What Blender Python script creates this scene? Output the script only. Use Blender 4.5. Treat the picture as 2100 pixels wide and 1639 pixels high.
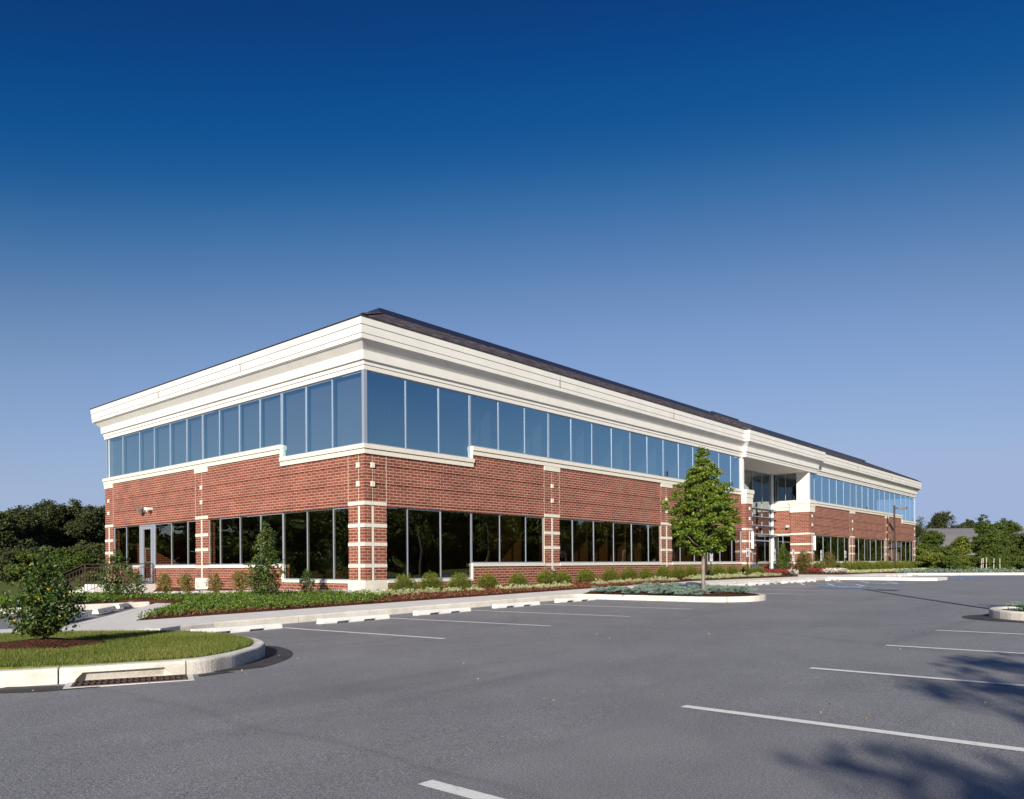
import bpy, bmesh, math, random
import numpy as np
from mathutils import Vector, Matrix
R = math.radians
random.seed(7); rng = np.random.default_rng(7)
for o in list(bpy.data.objects): bpy.data.objects.remove(o)
scn = bpy.context.scene
COL = scn.collection
EYE = 1.13
# ------------------------------------------------------------------ camera, sky, sun, exposure
YAW = R(41.05)
cam = bpy.data.cameras.new('camera'); camo = bpy.data.objects.new('camera', cam); COL.objects.link(camo)
cam.sensor_width = 36; cam.lens = 1579/2100*36
cam.shift_y = (1158-819.5)/2100; cam.shift_x = 0.0
cam.clip_start = .05; cam.clip_end = 3000
fw = Vector((math.cos(YAW), math.sin(YAW), 0)); rt = Vector((math.sin(YAW), -math.cos(YAW), 0)); up = Vector((0, 0, 1))
ROLL = 0.00659
r2 = rt*math.cos(ROLL) - up*math.sin(ROLL); u2 = up*math.cos(ROLL) + rt*math.sin(ROLL)
camo.matrix_world = Matrix(((r2.x, u2.x, -fw.x, 0), (r2.y, u2.y, -fw.y, 0), (r2.z, u2.z, -fw.z, EYE), (0, 0, 0, 1)))
scn.camera = camo

SUN_AZ, SUN_EL = 30.0, 23.0          # shadows run towards azimuth 30 deg from +X
w = bpy.data.worlds.new('World'); scn.world = w; w.use_nodes = True
nt = w.node_tree; bgn = nt.nodes['Background']
sky = nt.nodes.new('ShaderNodeTexSky'); sky.sky_type = 'NISHITA'; sky.sun_disc = False
sky.sun_elevation = R(SUN_EL); sky.sun_rotation = R(90-(SUN_AZ+180))
sky.air_density = 1.0; sky.dust_density = 0.35; sky.ozone_density = 4.0; sky.altitude = 200
# polarised, slide-film rendering of the sky: each channel gets its own contrast curve
sep = nt.nodes.new('ShaderNodeSeparateColor'); cmb = nt.nodes.new('ShaderNodeCombineColor'); nt.links.new(sky.outputs[0], sep.inputs[0])
def mth(op, a, b):
    n = nt.nodes.new('ShaderNodeMath'); n.operation = op
    if hasattr(a, 'links'): nt.links.new(a, n.inputs[0])
    else: n.inputs[0].default_value = a
    n.inputs[1].default_value = b; return n.outputs[0]
CURVES = ((3.0, [(0, 0), (.0614, .0038), (.0722, .0048), (.082, .012), (.0935, .037), (.1092, .086), (.127, .138), (.165, .215), (.278, .33), (.33, .36)]),
          (2.0, [(0, 0), (.119, .048), (.1298, .060), (.1423, .078), (.160, .102), (.1809, .148), (.2104, .205), (.245, .266), (.30, .34), (.473, .455), (.5, .46)]),
          (1.3, [(0, 0), (.2423, .205), (.261, .242), (.2833, .280), (.3128, .315), (.3487, .372), (.3962, .442), (.4508, .515), (.52, .61), (.671, .69), (.76, .70)]))
for i, (k, pts) in enumerate(CURVES):
    v = mth('MULTIPLY', sep.outputs[i], .0832*k); v = mth('MINIMUM', v, pts[-1][0]*k)
    fc = nt.nodes.new('ShaderNodeFloatCurve'); cu = fc.mapping.curves[0]
    while len(cu.points) < len(pts): cu.points.new(.5, .5)
    for j, (px_, py_) in enumerate(pts): cu.points[j].location = (min(px_*k, 1), py_); cu.points[j].handle_type = 'AUTO_CLAMPED'
    fc.mapping.update(); nt.links.new(v, fc.inputs['Value']); v = mth('MULTIPLY', fc.outputs[0], 1/.1061); nt.links.new(v, cmb.inputs[i])
nt.links.new(cmb.outputs[0], bgn.inputs[0]); bgn.inputs[1].default_value = 0.07
sl = bpy.data.lights.new('sun', 'SUN'); sl.energy = 4.2; sl.angle = R(.5); sl.color = (1, .925, .80)
so = bpy.data.objects.new('sun', sl); COL.objects.link(so)
tosun = Vector((-math.cos(R(SUN_AZ))*math.cos(R(SUN_EL)), -math.sin(R(SUN_AZ))*math.cos(R(SUN_EL)), math.sin(R(SUN_EL))))
so.rotation_euler = tosun.to_track_quat('Z', 'Y').to_euler(); so.location = (-30, -20, 30)
scn.view_settings.view_transform = 'Standard'; scn.view_settings.look = 'None'
scn.view_settings.gamma = 1; scn.view_settings.exposure = 0.60
scn.render.engine = 'CYCLES'; scn.render.resolution_x = 1024; scn.render.resolution_y = 799
scn.cycles.max_bounces = 8; scn.cycles.transparent_max_bounces = 12

# ------------------------------------------------------------------ materials
def mat(name, col=(.5, .5, .5), rough=.7, metal=0, spec=.5):
    m = bpy.data.materials.new(name); m.use_nodes = True
    b = m.node_tree.nodes['Principled BSDF']
    b.inputs['Base Color'].default_value = (*col, 1); b.inputs['Roughness'].default_value = rough
    b.inputs['Metallic'].default_value = metal; b.inputs['Specular IOR Level'].default_value = spec
    return m
def N(m, t, **k):
    n = m.node_tree.nodes.new(t)
    for a, v in k.items(): setattr(n, a, v)
    return n
def L(m, a, b): m.node_tree.links.new(a, b)
def ramp(m, pts):
    r = N(m, 'ShaderNodeValToRGB'); e = r.color_ramp.elements
    while len(e) < len(pts): e.new(.5)
    for i, (p, c) in enumerate(pts): e[i].position = p; e[i].color = (*c, 1)
    return r
def noisy(m, scale, c1, c2, lo=.35, hi=.65, detail=6, bump=0, bscale=None, coord='Object', extra=None, bdist=.02, stretch=None):
    """two-colour noise on base colour plus optional bump"""
    b = m.node_tree.nodes['Principled BSDF']
    tc = N(m, 'ShaderNodeTexCoord'); src = tc.outputs[coord]
    if stretch:
        mp = N(m, 'ShaderNodeMapping'); mp.inputs['Scale'].default_value = stretch; mp.inputs['Rotation'].default_value = (0, 0, 0)
        L(m, src, mp.inputs[0]); src2 = mp.outputs[0]
    else: src2 = src
    n = N(m, 'ShaderNodeTexNoise'); n.inputs['Scale'].default_value = scale; n.inputs['Detail'].default_value = detail
    L(m, src2, n.inputs['Vector'])
    r = ramp(m, [(lo, c1), (hi, c2)]); L(m, n.outputs[0], r.inputs[0]); out = r.outputs[0]
    if extra:
        for (s, amt) in extra:
            n2 = N(m, 'ShaderNodeTexNoise'); n2.inputs['Scale'].default_value = s; n2.inputs['Detail'].default_value = 3; L(m, src, n2.inputs['Vector'])
            r2_ = ramp(m, [(.3, (1-amt,)*3), (.7, (1+amt*.6,)*3)]); L(m, n2.outputs[0], r2_.inputs[0])
            mx = N(m, 'ShaderNodeMix', data_type='RGBA', blend_type='MULTIPLY'); mx.inputs[0].default_value = 1
            L(m, out, mx.inputs[6]); L(m, r2_.outputs[0], mx.inputs[7]); out = mx.outputs[2]
    L(m, out, b.inputs['Base Color'])
    if bump:
        n3 = N(m, 'ShaderNodeTexNoise'); n3.inputs['Scale'].default_value = bscale or scale*3; n3.inputs['Detail'].default_value = 4; L(m, src, n3.inputs['Vector'])
        bp = N(m, 'ShaderNodeBump'); bp.inputs['Strength'].default_value = bump; bp.inputs['Distance'].default_value = bdist
        L(m, n3.outputs[0], bp.inputs['Height']); L(m, bp.outputs[0], b.inputs['Normal'])
    return m
M = {}
M['asphalt'] = noisy(mat('asphalt', rough=.66, spec=.5), .55, (.262, .262, .275), (.315, .313, .325), .3, .7, 8, .5, 90, extra=[(2.3, .07), (55, .28), (150, .8), (.13, .06)], bdist=.012)
def add_cracks(m):
    b = m.node_tree.nodes['Principled BSDF']; src = b.inputs['Base Color'].links[0].from_socket
    tc = N(m, 'ShaderNodeTexCoord')
    # long paving seams / tyre streaks running roughly along the drive
    mp = N(m, 'ShaderNodeMapping'); mp.inputs['Rotation'].default_value = (0, 0, R(-8)); mp.inputs['Scale'].default_value = (.12, 1.3, 1); L(m, tc.outputs['Object'], mp.inputs[0])
    n = N(m, 'ShaderNodeTexNoise'); n.inputs['Scale'].default_value = 1.0; n.inputs['Detail'].default_value = 5; n.inputs['Distortion'].default_value = .6; L(m, mp.outputs[0], n.inputs['Vector'])
    r = ramp(m, [(.28, (.86,)*3), (.42, (1,)*3), (.62, (1.0,)*3), (.75, (1.07,)*3)]); L(m, n.outputs[0], r.inputs[0])
    mx = N(m, 'ShaderNodeMix', data_type='RGBA', blend_type='MULTIPLY'); mx.inputs[0].default_value = 1
    L(m, src, mx.inputs[6]); L(m, r.outputs[0], mx.inputs[7])
    # a thin wandering seam
    w = N(m, 'ShaderNodeTexVoronoi', feature='DISTANCE_TO_EDGE'); w.inputs['Scale'].default_value = .11
    n2 = N(m, 'ShaderNodeTexNoise'); n2.inputs['Scale'].default_value = .9; n2.inputs['Detail'].default_value = 5; L(m, tc.outputs['Object'], n2.inputs['Vector'])
    mx2 = N(m, 'ShaderNodeMix', data_type='VECTOR'); mx2.inputs[0].default_value = .35; L(m, tc.outputs['Object'], mx2.inputs[4]); L(m, n2.outputs[1], mx2.inputs[5]); L(m, mx2.outputs[1], w.inputs['Vector'])
    r3 = ramp(m, [(.0015, (.62,)*3), (.0045, (1,)*3)]); L(m, w.outputs[0], r3.inputs[0])
    mx3 = N(m, 'ShaderNodeMix', data_type='RGBA', blend_type='MULTIPLY'); mx3.inputs[0].default_value = .4
    L(m, mx.outputs[2], mx3.inputs[6]); L(m, r3.outputs[0], mx3.inputs[7]); vo = N(m, 'ShaderNodeTexVoronoi'); vo.inputs['Scale'].default_value = 1.7; L(m, tc.outputs['Object'], vo.inputs['Vector'])
    r5 = ramp(m, [(.02, (.55,)*3), (.07, (1,)*3)]); L(m, vo.outputs['Distance'], r5.inputs[0])
    n6 = N(m, 'ShaderNodeTexNoise'); n6.inputs['Scale'].default_value = .35; L(m, tc.outputs['Object'], n6.inputs['Vector']); r6 = ramp(m, [(.5, (0,)*3), (.6, (.8,)*3)]); L(m, n6.outputs[0], r6.inputs[0])
    mx5 = N(m, 'ShaderNodeMix', data_type='RGBA', blend_type='MULTIPLY'); L(m, r6.outputs[0], mx5.inputs[0]); L(m, mx3.outputs[2], mx5.inputs[6]); L(m, r5.outputs[0], mx5.inputs[7])
    L(m, mx5.outputs[2], b.inputs['Base Color'])
add_cracks(M['asphalt'])
M['new_asphalt'] = noisy(mat('new_asphalt', rough=.75), 3, (.03, .028, .03), (.06, .056, .056), bump=.6, bscale=70)
M['line'] = noisy(mat('line_paint', rough=.6), 14, (.58, .58, .58), (.80, .80, .78), .28, .42, 8, .3, 80)
M['blue_paint'] = noisy(mat('blue_paint', rough=.6), 12, (.06, .17, .38), (.10, .27, .52), .3, .6)
M['concrete'] = noisy(mat('kerb_concrete', rough=.85), 3, (.62, .58, .50), (.76, .715, .64), .3, .6, 8, .35, 60, extra=[(28, .10), (.8, .10)])
M['walk'] = noisy(mat('walk_concrete', rough=.88), 1.2, (.68, .65, .61), (.76, .735, .70), .3, .7, 6, .25, 90, extra=[(60, .10)])
M['stop'] = noisy(mat('stop_concrete', rough=.8), 4, (.70, .71, .69), (.80, .79, .76), .3, .6, 6, .3, 70)
M['mulch'] = noisy(mat('mulch', rough=.95, spec=.1), 34, (.035, .013, .008), (.20, .085, .05), .38, .66, 8, 1.0, 42, extra=[(1.2, .25)], bdist=.08)
M['lawn_soil'] = noisy(mat('lawn_base', rough=.95, spec=.1), 9, (.10, .13, .02), (.19, .21, .05), .3, .7, 8, .8, 60, extra=[(1.1, .2)])
M['ground'] = noisy(mat('ground_grass', rough=.95, spec=.1), .8, (.07, .10, .02), (.14, .16, .045), .3, .7, 8, .5, 20, extra=[(6, .25)])
M['stone'] = noisy(mat('cast_stone', rough=.75), 7, (.70, .655, .56), (.78, .735, .64), .3, .7, 5, .12, 90)
M['eifs'] = noisy(mat('cornice_render', rough=.8), 1.4, (.74, .715, .67), (.80, .775, .73), .3, .7, 6, .10, 120)
M['silver'] = mat('window_metal', (.40, .44, .52), .45, .4)
M['joint'] = mat('joint_sealant', (.66, .56, .42), .8)
M['dark_joint_and_shade'] = mat('dark_joint_and_shade', (.05, .03, .025), .9)
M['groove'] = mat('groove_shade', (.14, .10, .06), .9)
M['dark_glass'] = mat('dark_spandrel', (.02, .025, .03), .12)
M['navy'] = mat('navy_metal', (.028, .034, .075), .38, .3)
M['bronze'] = mat('bronze_paint', (.06, .042, .036), .45, .3)
M['bronze_light'] = mat('fixture_paint', (.20, .18, .17), .5, .2)
M['lens'] = mat('lamp_lens', (.45, .42, .38), .25)
M['rail'] = mat('rail_paint', (.075, .045, .04), .5, .1)
M['green_post'] = mat('green_post', (.03, .05, .045), .5, .3)
M['white'] = mat('white_enamel', (.80, .80, .78), .4)
M['sign_blue'] = mat('sign_blue', (.02, .06, .28), .4)
M['sign_dark'] = mat('sign_lettering', (.05, .14, .10), .5)
M['dark'] = mat('dark_void', (.008, .008, .008), .9)
M['grate'] = mat('cast_iron', (.11, .065, .05), .7, .5)
M['wood'] = noisy(mat('interior_wood', rough=.7), 2.5, (.55, .32, .12), (.68, .42, .18), stretch=(1, 1, 8))
M['yellow'] = mat('yellow_screen', (.55, .36, .05), .6)
M['ceil'] = mat('interior_ceiling', (.14, .14, .14), .9)
M['carpet'] = mat('interior_floor', (.06, .05, .045), .95)
M['blind'] = mat('interior_blind', (.74, .72, .68), .8); M['blind_cloth'] = mat('blind_cloth', (.30, .31, .33), .8)
M['chrome'] = mat('handle_steel', (.75, .72, .66), .25, .9)
M['sconce'] = mat('sconce_glass', (.80, .80, .80), .3)
M['bin'] = mat('bin_blue', (.05, .07, .14), .5)
M['bark'] = noisy(mat('bark', rough=.9), 18, (.16, .13, .11), (.34, .29, .25), .3, .7, 6, .6, 40, stretch=(1, 1, .25))
M['dark_bark'] = noisy(mat('dark_bark', rough=.95), 12, (.05, .035, .03), (.12, .09, .07), stretch=(1, 1, .25))
M['stake'] = noisy(mat('stake_wood', rough=.9), 10, (.42, .38, .33), (.6, .55, .48))
M['rock'] = noisy(mat('rock', rough=.8), 5, (.30, .28, .27), (.62, .60, .57), .25, .7, 4, .4, 30)
M['house_roof'] = noisy(mat('house_roof', rough=.9), 3, (.16, .15, .16), (.21, .20, .21), stretch=(1, 1, 3), extra=[(25, .15)])
M['house_wall'] = mat('house_wall', (.30, .20, .15), .9)

# brick: UV in metres
def brick_mat():
    m = mat('red_brick', rough=.8, spec=.3); b = m.node_tree.nodes['Principled BSDF']
    uv = N(m, 'ShaderNodeUVMap'); uv.uv_map = 'UVMap'
    br = N(m, 'ShaderNodeTexBrick'); br.offset = .5
    br.inputs['Color1'].default_value = (.205, .052, .032, 1); br.inputs['Color2'].default_value = (.29, .088, .055, 1)
    br.inputs['Mortar'].default_value = (.56, .42, .33, 1)
    br.inputs['Scale'].default_value = 1; br.inputs['Mortar Size'].default_value = .0078; br.inputs['Mortar Smooth'].default_value = .1
    br.inputs['Bias'].default_value = -.1; br.inputs['Brick Width'].default_value = .305; br.inputs['Row Height'].default_value = .10
    L(m, uv.outputs[0], br.inputs['Vector'])
    n = N(m, 'ShaderNodeTexNoise'); n.inputs['Scale'].default_value = 1.1; n.inputs['Detail'].default_value = 7; L(m, uv.outputs[0], n.inputs['Vector'])
    r = ramp(m, [(.35, (.86, .86, .88)), (.7, (1.16, 1.1, 1.08))]); L(m, n.outputs[0], r.inputs[0])
    mx = N(m, 'ShaderNodeMix', data_type='RGBA', blend_type='MULTIPLY'); mx.inputs[0].default_value = 1
    L(m, br.outputs[0], mx.inputs[6]); L(m, r.outputs[0], mx.inputs[7])
    n2 = N(m, 'ShaderNodeTexNoise'); n2.inputs['Scale'].default_value = 38; n2.inputs['Detail'].default_value = 3; L(m, uv.outputs[0], n2.inputs['Vector'])
    r2_ = ramp(m, [(.3, (.84,)*3), (.7, (1.1,)*3)]); L(m, n2.outputs[0], r2_.inputs[0])
    mx2 = N(m, 'ShaderNodeMix', data_type='RGBA', blend_type='MULTIPLY'); mx2.inputs[0].default_value = 1
    L(m, mx.outputs[2], mx2.inputs[6]); L(m, r2_.outputs[0], mx2.inputs[7])
    # pale efflorescence bloom in small patches
    n4 = N(m, 'ShaderNodeTexNoise'); n4.inputs['Scale'].default_value = .9; n4.inputs['Detail'].default_value = 9; n4.inputs['Roughness'].default_value = .7
    mp = N(m, 'ShaderNodeMapping'); mp.inputs['Location'].default_value = (31, 7, 0); mp.inputs['Scale'].default_value = (1, 2.4, 1); L(m, uv.outputs[0], mp.inputs[0]); L(m, mp.outputs[0], n4.inputs['Vector'])
    r4 = ramp(m, [(.60, (0,)*3), (.74, (.34,)*3)]); L(m, n4.outputs[0], r4.inputs[0])
    mx4 = N(m, 'ShaderNodeMix', data_type='RGBA'); L(m, r4.outputs[0], mx4.inputs[0]); L(m, mx2.outputs[2], mx4.inputs[6]); mx4.inputs[7].default_value = (.42, .25, .22, 1)
    L(m, mx4.outputs[2], b.inputs['Base Color'])
    bp = N(m, 'ShaderNodeBump'); bp.inputs['Strength'].default_value = .5; bp.inputs['Distance'].default_value = .01; bp.invert = True
    L(m, br.outputs['Fac'], bp.inputs['Height']); L(m, bp.outputs[0], b.inputs['Normal'])
    return m
M['brick'] = brick_mat()
def shingle_mat():
    m = mat('shingle', rough=.95, spec=.12); b = m.node_tree.nodes['Principled BSDF']
    uv = N(m, 'ShaderNodeUVMap'); uv.uv_map = 'UVMap'
    br = N(m, 'ShaderNodeTexBrick'); br.offset = .37
    br.inputs['Color1'].default_value = (.030, .026, .032, 1); br.inputs['Color2'].default_value = (.150, .125, .138, 1); br.inputs['Mortar'].default_value = (.02, .015, .015, 1)
    br.inputs['Scale'].default_value = 1; br.inputs['Mortar Size'].default_value = .009; br.inputs['Brick Width'].default_value = .26; br.inputs['Row Height'].default_value = .14
    L(m, uv.outputs[0], br.inputs['Vector'])
    mp_ = N(m, 'ShaderNodeMapping'); mp_.inputs['Scale'].default_value = (1.6, 5, 1); L(m, uv.outputs[0], mp_.inputs[0]); n = N(m, 'ShaderNodeTexNoise'); n.inputs['Scale'].default_value = 1.6; n.inputs['Detail'].default_value = 6; L(m, mp_.outputs[0], n.inputs['Vector'])
    r = ramp(m, [(.38, (.45,)*3), (.62, (1.5,)*3)]); L(m, n.outputs[0], r.inputs[0])
    mx = N(m, 'ShaderNodeMix', data_type='RGBA', blend_type='MULTIPLY'); mx.inputs[0].default_value = 1
    L(m, br.outputs[0], mx.inputs[6]); L(m, r.outputs[0], mx.inputs[7]); L(m, mx.outputs[2], b.inputs['Base Color'])
    bp = N(m, 'ShaderNodeBump'); bp.inputs['Strength'].default_value = .8; bp.inputs['Distance'].default_value = .02; L(m, br.outputs[0], bp.inputs['Height']); L(m, bp.outputs[0], b.inputs['Normal'])
    return m
M['shingle'] = shingle_mat()
def glass_mat(name, refl, tint, trans, wave=.0022):
    m = bpy.data.materials.new(name); m.use_nodes = True; nt = m.node_tree; nt.nodes.clear()
    out = nt.nodes.new('ShaderNodeOutputMaterial'); mix = nt.nodes.new('ShaderNodeMixShader')
    gl = nt.nodes.new('ShaderNodeBsdfGlossy'); gl.inputs['Roughness'].default_value = .004; gl.inputs['Color'].default_value = (*tint, 1)
    tr = nt.nodes.new('ShaderNodeBsdfTransparent'); tr.inputs['Color'].default_value = (*trans, 1)
    fr = nt.nodes.new('ShaderNodeLayerWeight'); fr.inputs['Blend'].default_value = .28
    mr = nt.nodes.new('ShaderNodeMapRange'); mr.inputs['To Min'].default_value = refl; mr.inputs['To Max'].default_value = .95
    nt.links.new(fr.outputs['Fresnel'], mr.inputs['Value']); nt.links.new(mr.outputs[0], mix.inputs[0])
    nt.links.new(tr.outputs[0], mix.inputs[1]); nt.links.new(gl.outputs[0], mix.inputs[2]); nt.links.new(mix.outputs[0], out.inputs['Surface'])
    tc = nt.nodes.new('ShaderNodeTexCoord'); n = nt.nodes.new('ShaderNodeTexNoise'); n.inputs['Scale'].default_value = .55; n.inputs['Detail'].default_value = 1
    bp = nt.nodes.new('ShaderNodeBump'); bp.inputs['Strength'].default_value = 1; bp.inputs['Distance'].default_value = wave*4
    nt.links.new(tc.outputs['Object'], n.inputs['Vector']); nt.links.new(n.outputs[0], bp.inputs['Height']); nt.links.new(bp.outputs[0], gl.inputs['Normal'])
    return m
M['glass'] = glass_mat('window_glass', .60, (.60, .86, 1.0), (.80, .85, .90))
M['glass_low'] = glass_mat('ground_floor_glass', .27, (.90, .90, .88), (.78, .70, .56), .003)

M['glass_entry'] = glass_mat('entrance_glass', .30, (.80, .92, .95), (.22, .24, .25), .006)
def leaf_mat(name, cols, rough=.5, trans=.25, spec=.4):
    """leaf material; per-leaf attribute 'rnd' picks a colour"""
    m = bpy.data.materials.new(name); m.use_nodes = True; nt = m.node_tree
    b = nt.nodes['Principled BSDF']; b.inputs['Roughness'].default_value = rough; b.inputs['Specular IOR Level'].default_value = spec
    at = nt.nodes.new('ShaderNodeAttribute'); at.attribute_name = 'rnd'
    r = nt.nodes.new('ShaderNodeValToRGB'); e = r.color_ramp.elements
    while len(e) < len(cols): e.new(.5)
    for i, c in enumerate(cols): e[i].position = c[3] if len(c) > 3 else i/(len(cols)-1); e[i].color = (*c[:3], 1)
    nt.links.new(at.outputs['Fac'], r.inputs[0]); nt.links.new(r.outputs[0], b.inputs['Base Color'])
    tl = nt.nodes.new('ShaderNodeBsdfTranslucent'); nt.links.new(r.outputs[0], tl.inputs['Color'])
    mx = nt.nodes.new('ShaderNodeMixShader'); mx.inputs[0].default_value = trans
    nt.links.new(b.outputs[0], mx.inputs[1]); nt.links.new(tl.outputs[0], mx.inputs[2]); nt.links.new(mx.outputs[0], nt.nodes['Material Output'].inputs['Surface'])
    return m
M['leaf_maple'] = leaf_mat('maple_leaf', [(.05, .088, .010), (.135, .20, .018), (.27, .34, .045)], trans=.3)
M['leaf_holly'] = leaf_mat('holly_leaf', [(.014, .036, .010), (.034, .075, .018), (.095, .14, .026, .7), (.26, .27, .04, .95), (.62, .33, .02, 1.0)], .48, .14, .4)
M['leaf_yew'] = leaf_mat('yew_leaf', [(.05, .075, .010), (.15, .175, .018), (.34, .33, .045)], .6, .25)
M['leaf_pale'] = leaf_mat('euonymus_leaf', [(.14, .20, .06), (.42, .46, .22), (.70, .70, .45)], .6, .2)
M['leaf_juniper'] = leaf_mat('juniper_leaf', [(.06, .10, .08), (.18, .26, .215), (.31, .40, .34)], .7, .15)
M['leaf_cover'] = leaf_mat('cover_leaf', [(.03, .07, .008), (.09, .155, .018), (.19, .27, .035)], .5, .2)
M['leaf_rust'] = leaf_mat('rust_leaf', [(.06, .085, .02), (.16, .15, .03), (.32, .14, .05)], .6, .25)
M['leaf_yellow'] = leaf_mat('yellowish_leaf', [(.09, .10, .02), (.24, .22, .045), (.42, .31, .09)], .6, .3)
M['leaf_far'] = leaf_mat('far_leaf', [(.018, .027, .011), (.050, .064, .022), (.115, .125, .045)], .7, .12, .2)
M['leaf_mid'] = leaf_mat('mid_leaf', [(.028, .05, .01), (.075, .115, .02), (.16, .20, .04)], .7, .2, .2)
M['leaf_lime'] = leaf_mat('lime_leaf', [(.06, .09, .015), (.15, .19, .03), (.30, .32, .07)], .7, .3, .2)
M['leaf_red'] = leaf_mat('red_flower', [(.05, .08, .02), (.10, .07, .03), (.24, .03, .04), (.34, .03, .05)], .6, .2)
M['leaf_white'] = leaf_mat('white_flower', [(.05, .09, .02), (.20, .10, .06), (.65, .58, .52), (.75, .70, .66)], .6, .2)
M['grass'] = leaf_mat('grass_blade', [(.08, .118, .016), (.155, .20, .035), (.31, .31, .09)], .6, .35, .3)

# ------------------------------------------------------------------ helpers
def tag(o, label=None, cat=None, group=None, kind=None):
    if label: o['label'] = label
    if cat: o['category'] = cat
    if group: o['group'] = group
    if kind: o['kind'] = kind
    return o
def empty(name, loc=(0, 0, 0)):
    o = bpy.data.objects.new(name, None); COL.objects.link(o); o.location = loc; o.empty_display_size = .2; return o
def link(name, me, parent=None, keep=True):
    o = bpy.data.objects.new(name, me); COL.objects.link(o)
    if parent is not None:
        o.parent = parent
        if keep:   # geometry is given in world coordinates: undo the (translation-only) parent offset
            p = parent; off = Vector((0, 0, 0))
            while p is not None: off += p.location; p = p.parent
            o.location = -off
    return o
class MB:
    def __init__(s): s.v = []; s.f = []; s.uv = []
    def quad(s, pts, uv=None):
        i = len(s.v); s.v += [tuple(p) for p in pts]; s.f.append(tuple(range(i, i+len(pts))))
        if uv is None:
            p = [Vector(q) for q in pts]; n = (p[1]-p[0]).cross(p[2]-p[0])
            a = [abs(c) for c in n]; k = a.index(max(a))
            if k == 0: uv = [(q.y, q.z) for q in p]
            elif k == 1: uv = [(q.x+.11, q.z) for q in p]
            else: uv = [(q.x, q.y) for q in p]
        s.uv += uv
    def box(s, x0, x1, y0, y1, z0, z1):
        a, b = min(x0, x1), max(x0, x1); c, d = min(y0, y1), max(y0, y1)
        P = [(a, c, z0), (b, c, z0), (b, d, z0), (a, d, z0), (a, c, z1), (b, c, z1), (b, d, z1), (a, d, z1)]
        for f in ((0, 3, 2, 1), (4, 5, 6, 7), (0, 1, 5, 4), (1, 2, 6, 5), (2, 3, 7, 6), (3, 0, 4, 7)): s.quad([P[i] for i in f])
    def tube(s, p, q, r0, r1=None, n=8, cap=True):
        r1 = r0 if r1 is None else r1
        p = Vector(p); q = Vector(q); d = (q-p).normalized(); a = d.orthogonal().normalized(); b = d.cross(a)
        A_ = [p+(a*math.cos(t)+b*math.sin(t))*r0 for t in [2*math.pi*i/n for i in range(n)]]
        B_ = [q+(a*math.cos(t)+b*math.sin(t))*r1 for t in [2*math.pi*i/n for i in range(n)]]
        for i in range(n):
            j = (i+1) % n; s.quad([A_[i], A_[j], B_[j], B_[i]])
        if cap: s.quad(A_[::-1]); s.quad(B_)
    def build(s, name, m, parent=None, smooth=False, bevel=0):
        me = bpy.data.meshes.new(name); me.from_pydata(s.v, [], s.f)
        ul = me.uv_layers.new(name='UVMap')
        ul.data.foreach_set('uv', np.array(s.uv, dtype=np.float32).ravel())
        me.materials.append(m)
        if smooth:
            me.polygons.foreach_set('use_smooth', [True]*len(me.polygons))
        me.update()
        o = link(name, me, parent)
        if bevel:
            bm = bmesh.new(); bm.from_mesh(me); bmesh.ops.remove_doubles(bm, verts=bm.verts, dist=1e-5); bm.to_mesh(me); bm.free()
            md = o.modifiers.new('bevel', 'BEVEL'); md.width = bevel; md.segments = 2; md.limit_method = 'ANGLE'
        return o
def copy_tree(o, parent=None):
    c = o.copy(); COL.objects.link(c); c.parent = parent
    for k in list(o.children): copy_tree(k, c)
    return c

# ------------------------------------------------------------------ ground heights
def cl(v, a, b): return max(a, min(b, v))
def A(x, y):
    near = min(-1.13+.004*max(0, x-5), -.95); far = cl(-1.235+.0135*(x-8.5), -1.26, -.93)
    s = cl((y-3)/10.5, 0, 1); return near*(1-s)+far*s+EYE
def wallz(x, y):
    if x >= 15.35: return .25+.23*cl((x-15.35)/18.6, 0, 1)
    return float(np.interp(y, [19.5, 30, 34, 40], [.25, .02, -.13, -.15]))
def bedz(x, y):
    b = A(x, y)+.15; ty = cl((y-16.3)/3.2, 0, 1); tx = cl((x-7.5)/7.85, 0, 1)
    return b+(wallz(x, y)-b)*ty*tx
def sheet(name, poly, zf, m, step=1.0, skirt=.35, parent=None, hole=None, jitter=0):
    """polygon draped over a height function, cut into a fine grid, with a skirt down"""
    bm = bmesh.new(); vs = [bm.verts.new((x, y, 0)) for x, y in poly]; f = bm.faces.new(vs); f.normal_update()
    if f.normal.z < 0: f.normal_flip()
    xs = [p[0] for p in poly]; ys = [p[1] for p in poly]
    for ax, lo, hi in ((0, min(xs), max(xs)), (1, min(ys), max(ys))):
        v = math.floor(lo/step)*step+step
        while v < hi:
            co = [0, 0, 0]; no = [0, 0, 0]; co[ax] = v; no[ax] = 1
            bmesh.ops.bisect_plane(bm, geom=bm.verts[:]+bm.edges[:]+bm.faces[:], plane_co=co, plane_no=no, dist=1e-5); v += step
    edges = [e for e in bm.edges if e.is_boundary]
    if skirt:
        r = bmesh.ops.extrude_edge_only(bm, edges=edges); low = set(v for v in r['geom'] if isinstance(v, bmesh.types.BMVert))
    else: low = set()
    for v in bm.verts:
        v.co.z = zf(v.co.x, v.co.y) - (skirt if v in low else 0) + (jitter*(random.random()-.5) if jitter and v not in low and not v.is_boundary else 0)
    bmesh.ops.recalc_face_normals(bm, faces=bm.faces)
    me = bpy.data.meshes.new(name); bm.to_mesh(me); bm.free(); me.materials.append(m)
    return link(name, me, parent)
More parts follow.
